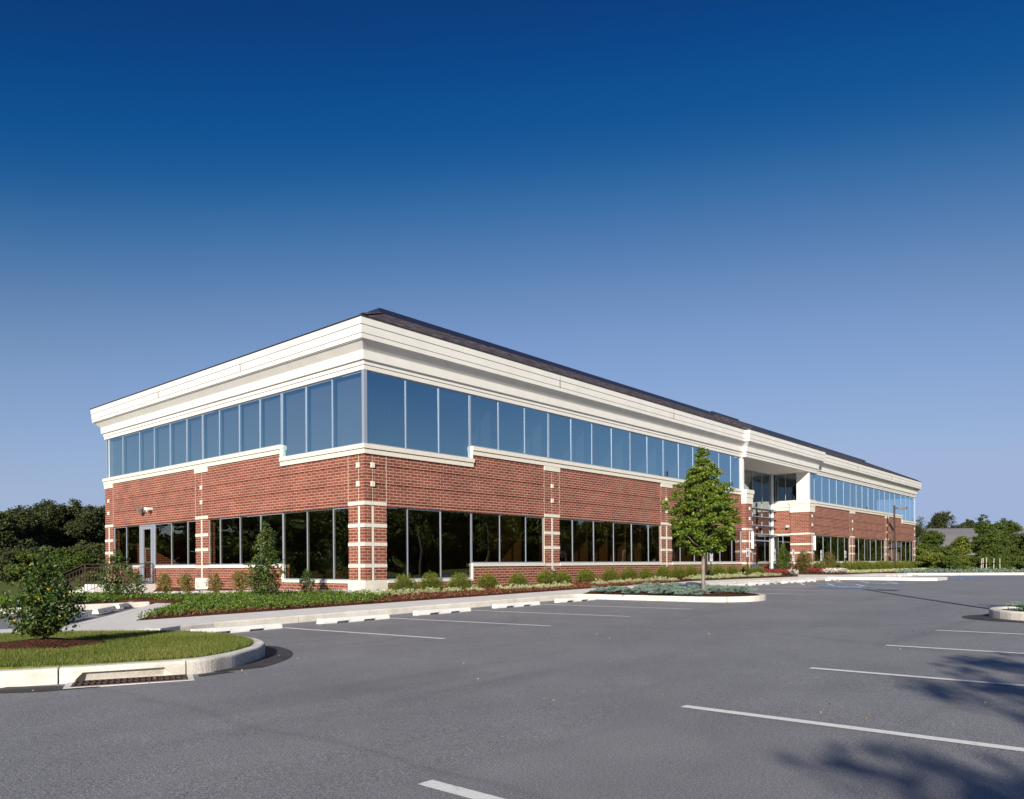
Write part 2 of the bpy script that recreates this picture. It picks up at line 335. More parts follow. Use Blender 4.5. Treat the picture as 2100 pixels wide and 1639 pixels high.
def smooth_path(pts, n=8):
    out = []
    P = [pts[0]]+list(pts)+[pts[-1]]
    for i in range(1, len(P)-2):
        p0, p1, p2, p3 = [np.array(P[j], float) for j in (i-1, i, i+1, i+2)]
        for k in range(n):
            t = k/n; out.append(tuple(.5*((2*p1)+(-p0+p2)*t+(2*p0-5*p1+4*p2-p3)*t*t+(-p0+3*p1-3*p2+p3)*t**3)))
    out.append(tuple(pts[-1])); return out
def kerb(name, pts, zf, width=.16, h=.15, seg=3.0, m=None, side=1, closed=False, gap=.018, kind='structure', parent=None, joints=None, inlet=None):
    """concrete kerb: outer face follows pts, body lies to the left of the direction of travel (side=1)"""
    m = m or M['concrete']
    P = [np.array(p, float) for p in pts]; d = [0]
    for i in range(1, len(P)): d.append(d[-1]+np.linalg.norm(P[i]-P[i-1]))
    total = d[-1]; d = np.array(d); X = np.array([p[0] for p in P]); Y = np.array([p[1] for p in P])
    mb = MB()
    def at(s): return np.array([np.interp(s, d, X), np.interp(s, d, Y)])
    def near(q): ss = np.linspace(0, total, 4000); return float(ss[np.argmin([(np.interp(s, d, X)-q[0])**2+(np.interp(s, d, Y)-q[1])**2 for s in ss])])
    cuts = [0, total]
    if joints:
        js = sorted(near(q) for q in joints); s = js[0]
        while s > 2.2: s -= 2.1; js.append(s)
        s = max(js)
        while s < total-2.2: s += 2.1; js.append(s)
        cuts = sorted([0, total]+js)
    else:
        n_ = max(1, round(total/seg)); cuts = [total*i/n_ for i in range(n_+1)]
    il = (near(inlet[0]), near(inlet[1])) if inlet else None
    def section(s):
        p = at(s); t = at(min(s+.12, total))-at(max(s-.12, 0)); t /= np.linalg.norm(t); n = np.array([-t[1], t[0]])*side
        k = 0 if il is None else cl(min(s-il[0], il[1]-s)/.05, 0, 1)
        prof = [(.085*k, -.2), (.085*k, .012*k), (.045*k, .02+.065*k), (0.0, .03+.075*k), (.0, h-.032), (.004, h-.018), (.014, h-.006), (.032, h), (width-.02, h), (width, h-.012), (width, -.2)]
        return [(p[0]+n[0]*o, p[1]+n[1]*o, zf(p[0], p[1])+z) for o, z in prof]
    for k in range(len(cuts)-1):
        s0 = cuts[k]+(gap/2 if k else 0); s1 = cuts[k+1]-(gap/2 if k < len(cuts)-2 else 0)
        ns = max(2, int((s1-s0)/(.07 if total < 40 else .25))); S = [section(s0+(s1-s0)*i/ns) for i in range(ns+1)]
        for a, b in zip(S[:-1], S[1:]):
            for i in range(len(a)-1):
                q = [a[i], b[i], b[i+1], a[i+1]]
                mb.quad(q if side == -1 else q[::-1])
        mb.quad(S[0]); mb.quad(S[-1][::-1])
        if 0 < k:   # dark filler in the joint
            pass
    return tag(mb.build(name, m, parent), kind=kind)

# ------------------------------------------------------------------ foliage
def leaves_mesh(name, P, size, m, aspect=1.7, normal_bias=None, rnd=None, parent=None, droop=0, fold=.0):
    """P: n x 3 leaf positions; each leaf a rhombus of two triangles"""
    P = np.asarray(P, float); n = len(P)
    d = rng.normal(size=(n, 3)); d[:, 2] -= droop
    if normal_bias is not None: d = d + normal_bias
    d /= np.linalg.norm(d, axis=1)[:, None]
    e = rng.normal(size=(n, 3)); e -= (e*d).sum(1)[:, None]*d; e /= np.linalg.norm(e, axis=1)[:, None]
    nn = np.cross(d, e)
    s = (np.asarray(size)*(0.65+.7*rng.random(n)))[:, None] if np.ndim(size) == 0 else np.asarray(size)[:, None]
    a = P-d*s*.5; b = P+e*s*.5/aspect+nn*s*fold; c = P+d*s*.5; f = P-e*s*.5/aspect+nn*s*fold
    V = np.stack([a, b, c, f], 1).reshape(-1, 3)
    me = bpy.data.meshes.new(name); me.vertices.add(4*n); me.vertices.foreach_set('co', V.astype(np.float32).ravel())
    me.loops.add(4*n); me.polygons.add(n)
    me.loops.foreach_set('vertex_index', np.arange(4*n, dtype=np.int32)); me.polygons.foreach_set('loop_start', np.arange(0, 4*n, 4, dtype=np.int32))
    me.polygons.foreach_set('loop_total', np.full(n, 4, dtype=np.int32))
    at = me.attributes.new('rnd', 'FLOAT', 'POINT')
    rr = rng.random(n) if rnd is None else np.clip(rnd, 0, 1)
    at.data.foreach_set('value', np.repeat(rr, 4).astype(np.float32)); me.update(calc_edges=True); me.materials.append(m)
    return me
def clumps(C, rad, per, flat=.75):
    """scatter `per` points round each clump centre"""
    C = np.asarray(C, float); n = len(C)
    off = rng.normal(size=(n, per, 3)); off /= np.linalg.norm(off, axis=2)[:, :, None]+1e-6
    off *= (rng.random((n, per, 1))**.45)*np.asarray(rad).reshape(-1, 1, 1); off[:, :, 2] *= flat
    crnd = rng.random(n)
    P = (C[:, None, :]+off).reshape(-1, 3)
    rnd = np.clip(.5+.30*(crnd.repeat(per)-.5)*2*.7+.28*rng.normal(size=n*per)*.8, 0, .95)
    return P, rnd
def profile_crown(h0, h1, prof, ncl, shell=.55):
    """clump centres inside a body of revolution; prof = [(z fraction, radius)]"""
    zz, rr = zip(*prof); out = []
    zs = np.linspace(0, 1, 200); rs = np.interp(zs, zz, rr); wgt = rs**1.3+.02; wgt /= wgt.sum()
    lob = [(random.uniform(0, 6.28), random.uniform(.05, .16), random.randint(2, 5)) for _ in range(3)]
    for _ in range(ncl):
        z = rng.choice(zs, p=wgt); a = random.uniform(0, 2*math.pi); r = np.interp(z, zz, rr)
        r *= 1+sum(am*math.sin(k*a+ph+z*9) for ph, am, k in lob)
        r *= (shell+(1-shell)*random.random()) if random.random() < .75 else random.random()*shell
        out.append((r*math.cos(a), r*math.sin(a), h0+(h1-h0)*z))
    return np.array(out)
def lobes_crown(lobes, per):
    out = []
    for (cx, cy, cz, rx, ry, rz) in lobes:
        v = rng.normal(size=(per, 3)); v /= np.linalg.norm(v, axis=1)[:, None]; v *= (.55+.5*rng.random((per, 1)))
        out.append(np.stack([cx+v[:, 0]*rx, cy+v[:, 1]*ry, cz+v[:, 2]*rz], 1))
    return np.concatenate(out)
def limb(mb, p, q, r0, r1, n=7, k=4, wob=.05):
    p = Vector(p); q = Vector(q); prev = p; pr = r0; L_ = (q-p).length
    for i in range(1, k+1):
        t = i/k; c = p.lerp(q, t)+Vector((random.uniform(-1, 1), random.uniform(-1, 1), 0))*wob*L_*(t if t < 1 else 0)
        r = r0+(r1-r0)*t; mb.tube(prev, c, pr, r, n, cap=(i == k)); prev = c; pr = r
def at_origin(mb, name, m, root): # geometry already relative to root
    o = mb.build(name, m); o.parent = root; return o

def shrub(kind, loc, label, cat='shrub', group=None, scale=1, rot=None, proto={}):
    """one plant = Empty > foliage, stem ; later plants of the kind copy the mesh data"""
    if kind not in proto: proto[kind] = PLANTS[kind]()
    fol, stem = random.choice(proto[kind])
    root = empty(NAMES[kind], loc); root.rotation_euler = (0, 0, random.uniform(0, 6.28) if rot is None else rot); root.scale = (scale,)*3
    f = bpy.data.objects.new('foliage', fol); COL.objects.link(f); f.parent = root
    if stem is not None:
        s = bpy.data.objects.new('stem', stem); COL.objects.link(s); s.parent = root
    return tag(root, label, cat, group)
def mesh_of(mb, name, m):
    me = bpy.data.meshes.new(name); me.from_pydata(mb.v, [], mb.f); me.materials.append(m); me.update(); return me
def stems(h, r, n, m, spread=.6, base=.012):
    mb = MB()
    for i in range(n):
        a = random.uniform(0, 6.28); q = (r*spread*math.cos(a)*random.random(), r*spread*math.sin(a)*random.random(), h*random.uniform(.5, .95))
        limb(mb, (random.uniform(-.03, .03), random.uniform(-.03, .03), -.05), q, base, base*.4, 5, 3, .08)
    return mesh_of(mb, 'stem', m)
def p_box():
    out = []
    for v in range(4):
        n = 300; dd = rng.normal(size=(n, 3)); dd[:, 2] = np.abs(dd[:, 2])*.9+.05; dd /= np.linalg.norm(dd, axis=1)[:, None]
        rr_ = .36*(.62+.58*rng.random(n)**1.3); C = dd*rr_[:, None]*np.array([1, 1, 1.15]); C[:, 2] += .12
        low = rng.normal(size=(90, 3))*[.17, .17, .06]+[0, 0, .17]
        P, r = clumps(np.concatenate([C, low]), .060, 20, 1.5)
        outw = (P-[0, 0, .2])/.4
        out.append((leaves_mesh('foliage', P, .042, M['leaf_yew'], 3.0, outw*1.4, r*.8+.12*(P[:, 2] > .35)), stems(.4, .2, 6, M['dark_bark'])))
    return out
def p_pale():
    out = []
    for v in range(4):
        n = 75; C = np.stack([rng.normal(size=n)*.24, rng.normal(size=n)*.20, np.abs(rng.normal(size=n))*.085+.04], 1)
        P, r = clumps(C, .07, 20, .8)
        out.append((leaves_mesh('foliage', P, .05, M['leaf_pale'], 1.9, np.array([0, 0, .6]), r*.85+.15), None))
    return out
def p_juniper():
    out = []
    for v in range(4):
        pts = []; rr_ = []; nb = []
        for k in range(46):
            a = random.uniform(0, 6.28); Lr = random.uniform(.35, .78); el = random.uniform(.08, .38)
            for s in np.linspace(.12, 1, 16):
                c = np.array([math.cos(a)*Lr*s, math.sin(a)*Lr*s, .04+el*math.sin(s*1.9)*.62])
                q = c+rng.normal(size=(9, 3))*.028*(1.25-s); pts.append(q); rr_.append(np.clip(rng.random(9)*.55+s*.42, 0, 1)); nb.append(np.tile([math.cos(a)*1.6, math.sin(a)*1.6, 1.0], (9, 1)))
        out.append((leaves_mesh('foliage', np.concatenate(pts), .062, M['leaf_juniper'], 3.6, np.concatenate(nb), np.concatenate(rr_)), None))
    return out
def holly_like(h, prof, ncl, per, size, matname, crad, asp=1.7, nvar=1, shell=.5, bark='dark_bark', bias=None):
    out = []
    for v in range(nvar):
        C = profile_crown(.06*h, h, prof, ncl, shell); P, r = clumps(C, crad, per, 1.0)
        acc = rng.random(len(r)); r = np.where(acc > .993, .99, r*.92)
        mb = MB(); limb(mb, (0, 0, -.08), (0, 0, h*.86), .02*h/1.4+.008, .004, 6, 6, .012)
        for k in range(34):
            z = random.uniform(.05, .8)*h; a = random.uniform(0, 6.28); rr_ = np.interp(z/h, *zip(*prof))*random.uniform(.6, .95)
            limb(mb, (0, 0, z), (rr_*math.cos(a), rr_*math.sin(a), z+.32*rr_), .008, .002, 5, 3, .08)
        out.append((leaves_mesh('foliage', P, size, M[matname], asp, bias, r, fold=.06), mesh_of(mb, 'stem', M[bark])))
    return out
def p_holly():
    return holly_like(1.42, [(0, .20), (.05, .42), (.18, .54), (.38, .51), (.58, .40), (.72, .28), (.82, .14), (.92, .07), (1, .03)], 820, 9, .056, 'leaf_holly', .075, 1.75, 1, .35)
def p_holly_b():
    return holly_like(1.55, [(0, .3), (.15, .62), (.4, .62), (.65, .45), (.85, .28), (1, .08)], 420, 10, .06, 'leaf_holly', .09, 1.7, 1, .4)
def p_holly_tall():
    return holly_like(2.2, [(0, .3), (.12, .46), (.3, .50), (.45, .44), (.6, .30), (.75, .28), (.88, .22), (1, .05)], 520, 11, .062, 'leaf_holly', .09, 1.7, 1, .4)
def p_small_holly():
    return holly_like(.82, [(0, .15), (.2, .28), (.5, .30), (.8, .18), (1, .06)], 130, 9, .05, 'leaf_holly', .07, 1.6, 2, .4)
def p_yellow():
    return holly_like(.85, [(0, .12), (.3, .30), (.6, .36), (.85, .26), (1, .1)], 150, 10, .05, 'leaf_yellow', .08, 1.6, 3, .3)
def p_rust():
    return holly_like(1.35, [(0, .25), (.2, .5), (.5, .5), (.75, .4), (1, .15)], 190, 16, .07, 'leaf_rust', .13, 1.8, 3, .4)
def p_mixed():
    return holly_like(1.75, [(0, .3), (.25, .55), (.5, .5), (.75, .3), (1, .08)], 220, 16, .075, 'leaf_mid', .13, 1.6, 2, .4)
PLANTS = dict(box=p_box, pale=p_pale, juniper=p_juniper, holly=p_holly, holly_b=p_holly_b, holly_tall=p_holly_tall, small_holly=p_small_holly, yellow=p_yellow, rust=p_rust, mixed=p_mixed)
NAMES = dict(box='clipped_shrub', pale='variegated_shrub', juniper='juniper', holly='holly_bush', holly_b='holly_bush', holly_tall='holly_bush', small_holly='holly_bush', yellow='deciduous_shrub', rust='leafy_shrub', mixed='leafy_shrub')
# ================================================================== SETTING
def far_gz(x, y):
    d = max(0, math.hypot(x-20, y-10)-60)
    return A(cl(x, -30, 90), cl(y, -20, 30))-.07-min(d*.004, .6)
def grid_ground():
    xs = np.concatenate([[-1500, -600, -250, -120, -80], np.arange(-60, 131, 5), [160, 220, 350, 700, 1500]]); ys = np.concatenate([[-1500, -500, -200, -100], np.arange(-60, 121, 5), [160, 240, 400, 800, 1500]])
    v = [(x, y, far_gz(x, y)) for y in ys for x in xs]; nx = len(xs)
    f = [(j*nx+i, j*nx+i+1, (j+1)*nx+i+1, (j+1)*nx+i) for j in range(len(ys)-1) for i in range(nx-1)]
    me = bpy.data.meshes.new('ground'); me.from_pydata(v, [], f); me.materials.append(M['ground']); tag(link('ground', me), kind='structure')
grid_ground()
LOT = [(-60, -3.6), (66.5, -3.6), (65.0, 2), (62.2, 8.1), (58.0, 12.0), (58.0, 14.45), (7, 14.45), (6.5, 13.6), (4.4, 14.9), (3.2, 16.6), (5.2, 17.6), (10.4, 24.2), (4.6, 25.2), (-2, 26.4), (5, 46), (-60, 60)]
# asphalt as two sheets (main lot, lot beside the building) so the draped grid stays simple
tag(sheet('parking_lot', [(-60, -3.6), (66.8, -3.6), (65.2, 2), (62.4, 8.1), (58.6, 12.2), (58.6, 14.6), (-60, 14.6)], A, M['asphalt'], 1.5, .2), kind='structure')
tag(sheet('side_parking_lot', [(-60, 14.6), (7, 14.6), (7.0, 17.0), (11.5, 24.4), (9.7, 30), (9.5, 48), (-60, 60)], A, M['asphalt'], 1.5, .2), kind='structure')
# sidewalk along the front and the walk turning the corner to the side lot
SW = lambda x, y: A(x, y)+.15
tag(sheet('sidewalk', [(7.4, 14.56), (42.5, 14.56), (42.5, 9.6), (43.0, 9.25), (45.2, 9.25), (45.7, 9.7), (45.7, 14.56), (57.9, 14.56), (57.9, 16.3), (50.4, 16.3), (50.4, 21.6), (43.9, 21.6), (43.9, 18.8), (45.6, 17.3), (43.3, 16.3), (6.9, 16.3),
      (9.62, 20.35), (10.35, 22.2), (10.2, 22.75), (5.3, 15.8), (3.4, 16.5), (2.6, 15.9), (4.3, 14.6), (6.3, 13.9)], SW, M['walk'], 1.0, .3), kind='structure')
# kerbs
tag(kerb('sidewalk_kerb', [(42.5, 14.4), (22.4, 14.4)], A, .18, .154, 3.0, side=-1), kind='structure')
kerb('sidewalk_kerb', [(19.6, 14.4), (13, 14.4), (7.6, 14.4), (6.2, 14.05)], A, .18, .154, 3.0, side=-1)
kerb('sidewalk_kerb', [(58.0, 14.4), (45.8, 14.4)], A, .18, .154, 3.0, side=-1)
kerb('sidewalk_kerb', smooth_path([(5.3, 15.7), (7.75, 18.95), (10.15, 22.45)], 6), A, .12, .154, 3.0, side=-1)
# mulch bed in front, and the planted corner at the left
tag(sheet('mulch_bed', [(6.9, 16.32), (43.3, 16.32), (45.5, 17.3), (43.9, 18.7), (43.85, 19.2), (15.4, 19.52), (15.4, 34.6), (12.6, 34.2), (10.6, 29.0), (10.2, 25.2), (10.5, 22.4), (9.75, 20.4)],
      lambda x, y: bedz(x, y)+.02+.02*math.sin(x*2.1)*math.sin(y*1.7+x), M['mulch'], .5, .3, jitter=.035), kind='structure')
tag(sheet('mulch_bed', [(50.5, 16.32), (57.9, 16.32), (82.5, 16.32), (82.5, 19.52), (53.3, 19.52), (53.2, 21.5), (50.5, 21.5)], lambda x, y: bedz(x, y)+.02, M['mulch'], .5, .3, jitter=.03), kind='structure')
tag(sheet('mulch_bed', [(4.2, 25.6), (10.3, 24.5), (11, 29), (12.6, 34.0), (9.4, 34.5), (8.0, 30)], lambda x, y: A(x, y)+.10, M['mulch'], .8, .3, jitter=.03), kind='structure')
kerb('bed_kerb', [(3.0, 24.9), (7.0, 24.2), (10.4, 23.6)], A, .16, .16, 3.4, side=1)
# grass island at the left with its kerb, gutter grate and mulch ring
ISL = smooth_path([(-9, 15.2), (-4, 13.2), (0, 10.9), (2.0, 9.28), (2.95, 8.72), (4.04, 8.30), (4.6, 8.42), (5.05, 8.72), (5.5, 9.15), (5.92, 9.85), (6.15, 10.7), (6.2, 11.6), (5.95, 12.6), (5.3, 13.5), (4.3, 14.15), (2.0, 14.9), (-2, 16.4), (-9, 19)], 8)
kerb('island_kerb', ISL, A, .17, .165, side=1, joints=[(2.90, 8.72), (4.04, 8.30)], inlet=[(3.06, 8.67), (3.90, 8.34)])
inner = []
for i in range(len(ISL)):
    a = np.array(ISL[max(i-1, 0)]); b = np.array(ISL[min(i+1, len(ISL)-1)]); t = (b-a)/np.linalg.norm(b-a); inner.append(tuple(np.array(ISL[i])+np.array([-t[1], t[0]])*.16))
lawnz = lambda x, y: A(x, y)+.145+.10*cl(1-math.hypot(x-2.5, y-12.3)/5.5, 0, 1)
tag(sheet('lawn', inner, lawnz, M['lawn_soil'], .4, .15), kind='structure')
patch = [p for p in ISL if p[0] > 4.3 and p[1] < 11.2]
def offs(pts, d):
    o = []
    for i in range(len(pts)):
        a = np.array(pts[max(i-1, 0)]); b = np.array(pts[min(i+1, len(pts)-1)]); t = (b-a)/np.linalg.norm(b-a)
        o.append(tuple(np.array(pts[i])-np.array([-t[1], t[0]])*(d*min(1, .25+1.6*math.sin(math.pi*i/(len(pts)-1))))))
    return o
tag(sheet('asphalt_patch', patch+offs(patch, .36)[::-1], lambda x, y: A(x, y)+.005, M['new_asphalt'], 1, 0), kind='structure')
# grass blades on the island (nobody could count them)
def inside(poly, X, Y):
    c = np.zeros(len(X), bool); n = len(poly)
    for i in range(n):
        x1, y1 = poly[i]; x2, y2 = poly[(i+1) % n]
        k = ((y1 > Y) != (y2 > Y)) & (X < (x2-x1)*(Y-y1)/(y2-y1+1e-12)+x1); c ^= k
    return c
def scatter(poly, n, box=None):
    xs = [p[0] for p in poly]; ys = [p[1] for p in poly]; b = box or (min(xs), max(xs), min(ys), max(ys))
    X = rng.uniform(b[0], b[1], n); Y = rng.uniform(b[2], b[3], n); k = inside(poly, X, Y); return X[k], Y[k]
def grass(name, poly, n, h, zf, box=None, avoid=None):
    X, Y = scatter(poly, n, box)
    if avoid: k = np.hypot(X-avoid[0], Y-avoid[1])*(1+.15*np.sin(5*np.arctan2(Y-avoid[1], X-avoid[0]))) > avoid[2]; X = X[k]; Y = Y[k]
    n = len(X); Z = np.array([zf(x, y) for x, y in zip(X, Y)]); hh = h*(.5+.9*rng.random(n))
    patch_ = .5+.5*np.sin(X*1.7+np.sin(Y*2.3)*1.3)*np.cos(Y*1.3+1)
    a = rng.uniform(0, 6.28, n); lean = rng.normal(size=(n, 2))*h*.38; w_ = .0042
    b0 = np.stack([X-np.cos(a)*w_, Y-np.sin(a)*w_, Z-.01], 1); b1 = np.stack([X+np.cos(a)*w_, Y+np.sin(a)*w_, Z-.01], 1); tp = np.stack([X+lean[:, 0], Y+lean[:, 1], Z+hh], 1)
    V = np.stack([b0, b1, tp], 1).reshape(-1, 3); me = bpy.data.meshes.new(name); me.vertices.add(3*n); me.vertices.foreach_set('co', V.astype(np.float32).ravel())
    me.loops.add(3*n); me.polygons.add(n); me.loops.foreach_set('vertex_index', np.arange(3*n, dtype=np.int32)); me.polygons.foreach_set('loop_start', np.arange(0, 3*n, 3, dtype=np.int32)); me.polygons.foreach_set('loop_total', np.full(n, 3, dtype=np.int32))
    at = me.attributes.new('rnd', 'FLOAT', 'POINT'); at.data.foreach_set('value', np.repeat(np.clip(.15+.5*rng.random(n)+.35*patch_, 0, 1), 3).astype(np.float32)); me.update(calc_edges=True); me.materials.append(M['grass'])
    return tag(link(name, me), 'short green grass covering the kerbed island at the left', 'grass', kind='stuff')
HB = (3.55, 11.15)
grass('grass', [p for p in inner], 420000, .036, lawnz, box=(-3, 6.3, 8.2, 15.5), avoid=(HB[0], HB[1], .62))
tag(sheet('mulch_ring', [(HB[0]+.72*math.cos(a)*(1+.1*math.sin(3*a)), HB[1]+.66*math.sin(a)*(1+.1*math.cos(2*a))) for a in np.linspace(0, 6.283, 26)[:-1]], lambda x, y: lawnz(x, y)+.02+.085*cl(1-math.hypot(x-HB[0], y-HB[1])/.7, 0, 1), M['mulch'], .12, .05, jitter=.02), kind='structure')
# drain grate in front of the island kerb
def drain():
    g = empty('storm_drain', (3.5, 8.40, A(3.5, 8.4))); tag(g, 'rusty storm drain grate set in concrete under the curb inlet', 'drain')
    ang = math.atan2(8.24-8.70, 4.02-2.98); ca, sa = math.cos(ang), math.sin(ang)
    def T(mb):
        mb.v = [(3.5+(x*ca-y*sa), 8.40+(x*sa+y*ca), z+A(3.5, 8.4)) for x, y, z in mb.v]; return mb
    f = MB(); f.box(-.60, .60, -.37, -.32, -.1, .010); f.box(-.60, -.54, -.32, .10, -.1, .010); f.box(.54, .60, -.32, .10, -.1, .010); T(f).build('frame', M['walk'], g)
    b = MB()
    for i in range(19): x = -.52+i*.058; b.box(x-.009, x+.009, -.315, .095, -.05, .016)
    b.box(-.54, .54, -.315, -.295, -.05, .015); b.box(-.54, .54, .075, .095, -.05, .015); b.box(-.54, .54, -.12, -.105, -.05, .014)
    T(b).build('grate', M['grate'], g)
    d = MB(); d.box(-.535, .535, -.313, .093, -.05, .0045); T(d).build('pit', M['dark'], g)
drain()
pz = lambda x, y: A(x, y)+.0045
tag(sheet('asphalt_patch', [(2.2, 8.62), (2.6, 8.28), (3.1, 8.12), (2.98, 8.45), (2.5, 8.95)], pz, M['new_asphalt'], 1, 0), kind='structure')
tag(sheet('asphalt_patch', [(4.05, 8.02), (4.5, 8.06), (4.42, 8.24), (4.12, 8.2)], pz, M['new_asphalt'], 1, 0), kind='structure')
# tree island in the front row of stalls
TI = [(19.62, 14.4)]+[(19.62, y) for y in (12.5, 10.9, 10.3)]+[(20.95-1.33*math.cos(a), 10.25-1.33*math.sin(a)) for a in np.linspace(.12, math.pi-.12, 14)]+[(22.28, y) for y in (10.3, 10.9, 12.5)]+[(22.28, 14.4)]
kerb('tree_island_kerb', TI, A, .17, .15, 2.4, side=1)
tim = lambda x, y: A(x, y)+.13+.14*cl(1-abs(x-20.95)/1.25, 0, 1)*cl((y-9)/1.0, 0, 1)
tag(sheet('mulch_bed', [(19.78, 14.38), (19.78, 10.3)]+[(20.95-1.17*math.cos(a), 10.25-1.17*math.sin(a)) for a in np.linspace(.12, math.pi-.12, 12)]+[(22.12, 10.3), (22.12, 14.38)], tim, M['mulch'], .3, .1, jitter=.03), kind='structure')
# island at the right with the lamp post
RI = [(16.45, -3.6), (16.45, 1.4)]+[(17.8-1.35*math.cos(a), 1.55+1.35*math.sin(a)) for a in np.linspace(.1, math.pi-.1, 16)]+[(19.15, 1.4), (19.15, -3.6)]
kerb('lamp_island_kerb', RI, A, .17, .16, 2.4, side=-1)
tag(sheet('mulch_bed', [(16.6, -3.6), (16.6, 1.4)]+[(17.8-1.2*math.cos(a), 1.55+1.2*math.sin(a)) for a in np.linspace(.1, math.pi-.1, 12)]+[(19.0, 1.4), (19.0, -3.6)], lambda x, y: A(x, y)+.12, M['mulch'], .3, .1, jitter=.03), kind='structure')
ri_tip = [(17.8+r*math.cos(a)*(1.0), 1.55+r*math.sin(a)) for r, a in [(1.36, t) for t in np.linspace(1.3, 3.3, 12)]]
ri_out = [(17.8+r*math.cos(t), 1.55+r*math.sin(t)) for t, r in zip(np.linspace(1.3, 3.3, 12), 1.38+.55*np.sin(np.linspace(0, math.pi, 12)))]
tag(sheet('asphalt_patch', ri_tip+ri_out[::-1], lambda x, y: A(x, y)+.005, M['new_asphalt'], 1, 0), kind='structure')
# far edge of the lot
kerb('lot_kerb', smooth_path([(67.5, -3.6), (66.2, 0), (64.5, 4.0), (62.2, 8.1), (60.2, 10.6), (58.2, 13.2), (58.1, 14.4)], 6), A, .2, .17, 3.2, side=-1)
kerb('lot_kerb', [(-60, -3.6), (16.4, -3.6)], A, .17, .15, 3.2, side=-1)
kerb('lot_kerb', [(19.2, -3.6), (67.5, -3.6)], A, .17, .15, 3.2, side=-1)
tag(sheet('mulch_bed', [(58.3, 14.2), (60.4, 10.9), (62.4, 8.4), (64.9, 4.2), (66.6, 4.6), (65.2, 10.5), (62.5, 14.5), (61.5, 16.2), (58.0, 16.25)], lambda x, y: A(x, y)+.13, M['mulch'], 1, .2, jitter=.03), kind='structure')
tag(sheet('lawn', [(64.9, 4.0), (66.4, .2), (67.6, -3.4), (110, -10), (110, 40), (82.6, 40), (82.6, 16.2), (61.6, 16.3), (62.7, 14.5), (65.4, 10.5), (66.8, 4.6)], lambda x, y: A(x, y)+.10+.006*max(0, x-62), M['lawn_soil'], 4, .2), kind='structure')
tag(sheet('lawn', [(-60, -3.8), (70, -3.8), (70, -60), (-60, -60)], lambda x, y: A(x, y)+.10, M['lawn_soil'], 6, .2), kind='structure')
# painted markings
LW = .052; lz = lambda x, y: A(x, y)+.006
def line(x0, y0, x1, y1, name='stall_line', w_=LW, m='line'):
    d = np.array([x1-x0, y1-y0]); d /= np.linalg.norm(d); n = np.array([-d[1], d[0]])*w_
    tag(sheet(name, [(x0+n[0], y0+n[1]), (x1+n[0], y1+n[1]), (x1-n[0], y1-n[1]), (x0-n[0], y0-n[1])], lz, M[m], 1, 0), kind='structure')
for k in range(4): line(8.57+2.743*k, 8.9, 8.57+2.743*k, 14.2)
for k in range(0, 7): line(2.71+2.743*k, 2.97, 2.71+2.743*k, -2.6) if k != 5 and k != 6 else None
for k in range(8): line(22.0+2.743*k+2.743, 2.97, 22.0+2.743*k+2.743, -2.6)
for x in (24.95, 27.7, 30.4): line(x, 8.9, x, 14.2)
for x in (32.3, 34.9, 37.0, 39.6, 42.2, 47.9, 50.7, 53.4, 56.1): line(x, 8.9, x, 14.2)
for i in range(4): line(32.5, 9.6+i*1.2, 34.7, 10.6+i*1.2); line(37.2, 9.6+i*1.2, 39.4, 10.6+i*1.2)
def isa(x, y, s=.85):
    tag(sheet('accessible_marking', [(x-s, y-s), (x+s, y-s), (x+s, y+s), (x-s, y+s)], lz, M['blue_paint'], 1, 0), kind='structure')
    mb = MB(); z = lambda a, b: A(x+a, y+b)+.0105
    def bar(a0, b0, a1, b1, w_=.07):
        d = np.array([a1-a0, b1-b0]); d /= np.linalg.norm(d); n = np.array([-d[1], d[0]])*w_
        mb.quad([(x+p[0], y+p[1], z(*p)) for p in ((a0-n[0], b0-n[1]), (a1-n[0], b1-n[1]), (a1+n[0], b1+n[1]), (a0+n[0], b0+n[1]))])
    for i in range(14):   # wheel
        t0 = R(150+i*17); t1 = R(150+(i+1)*17); bar(.38*math.cos(t0), -.22+.38*math.sin(t0), .38*math.cos(t1), -.22+.38*math.sin(t1), .05)
    bar(-.12, .45, -.05, 0); bar(-.05, 0, .32, 0); bar(.32, 0, .45, -.45); bar(-.08, .22, .25, .22, .05)
    mb.quad([(x-.14+.11*math.cos(t), y+.60+.11*math.sin(t), z(0, .6)) for t in np.linspace(0, 6.283, 11)[:-1]])
    tag(mb.build('accessible_marking', M['line']), kind='structure')
for x in (31.0, 36.0, 40.9, 49.3, 54.8): isa(x, 9.9)

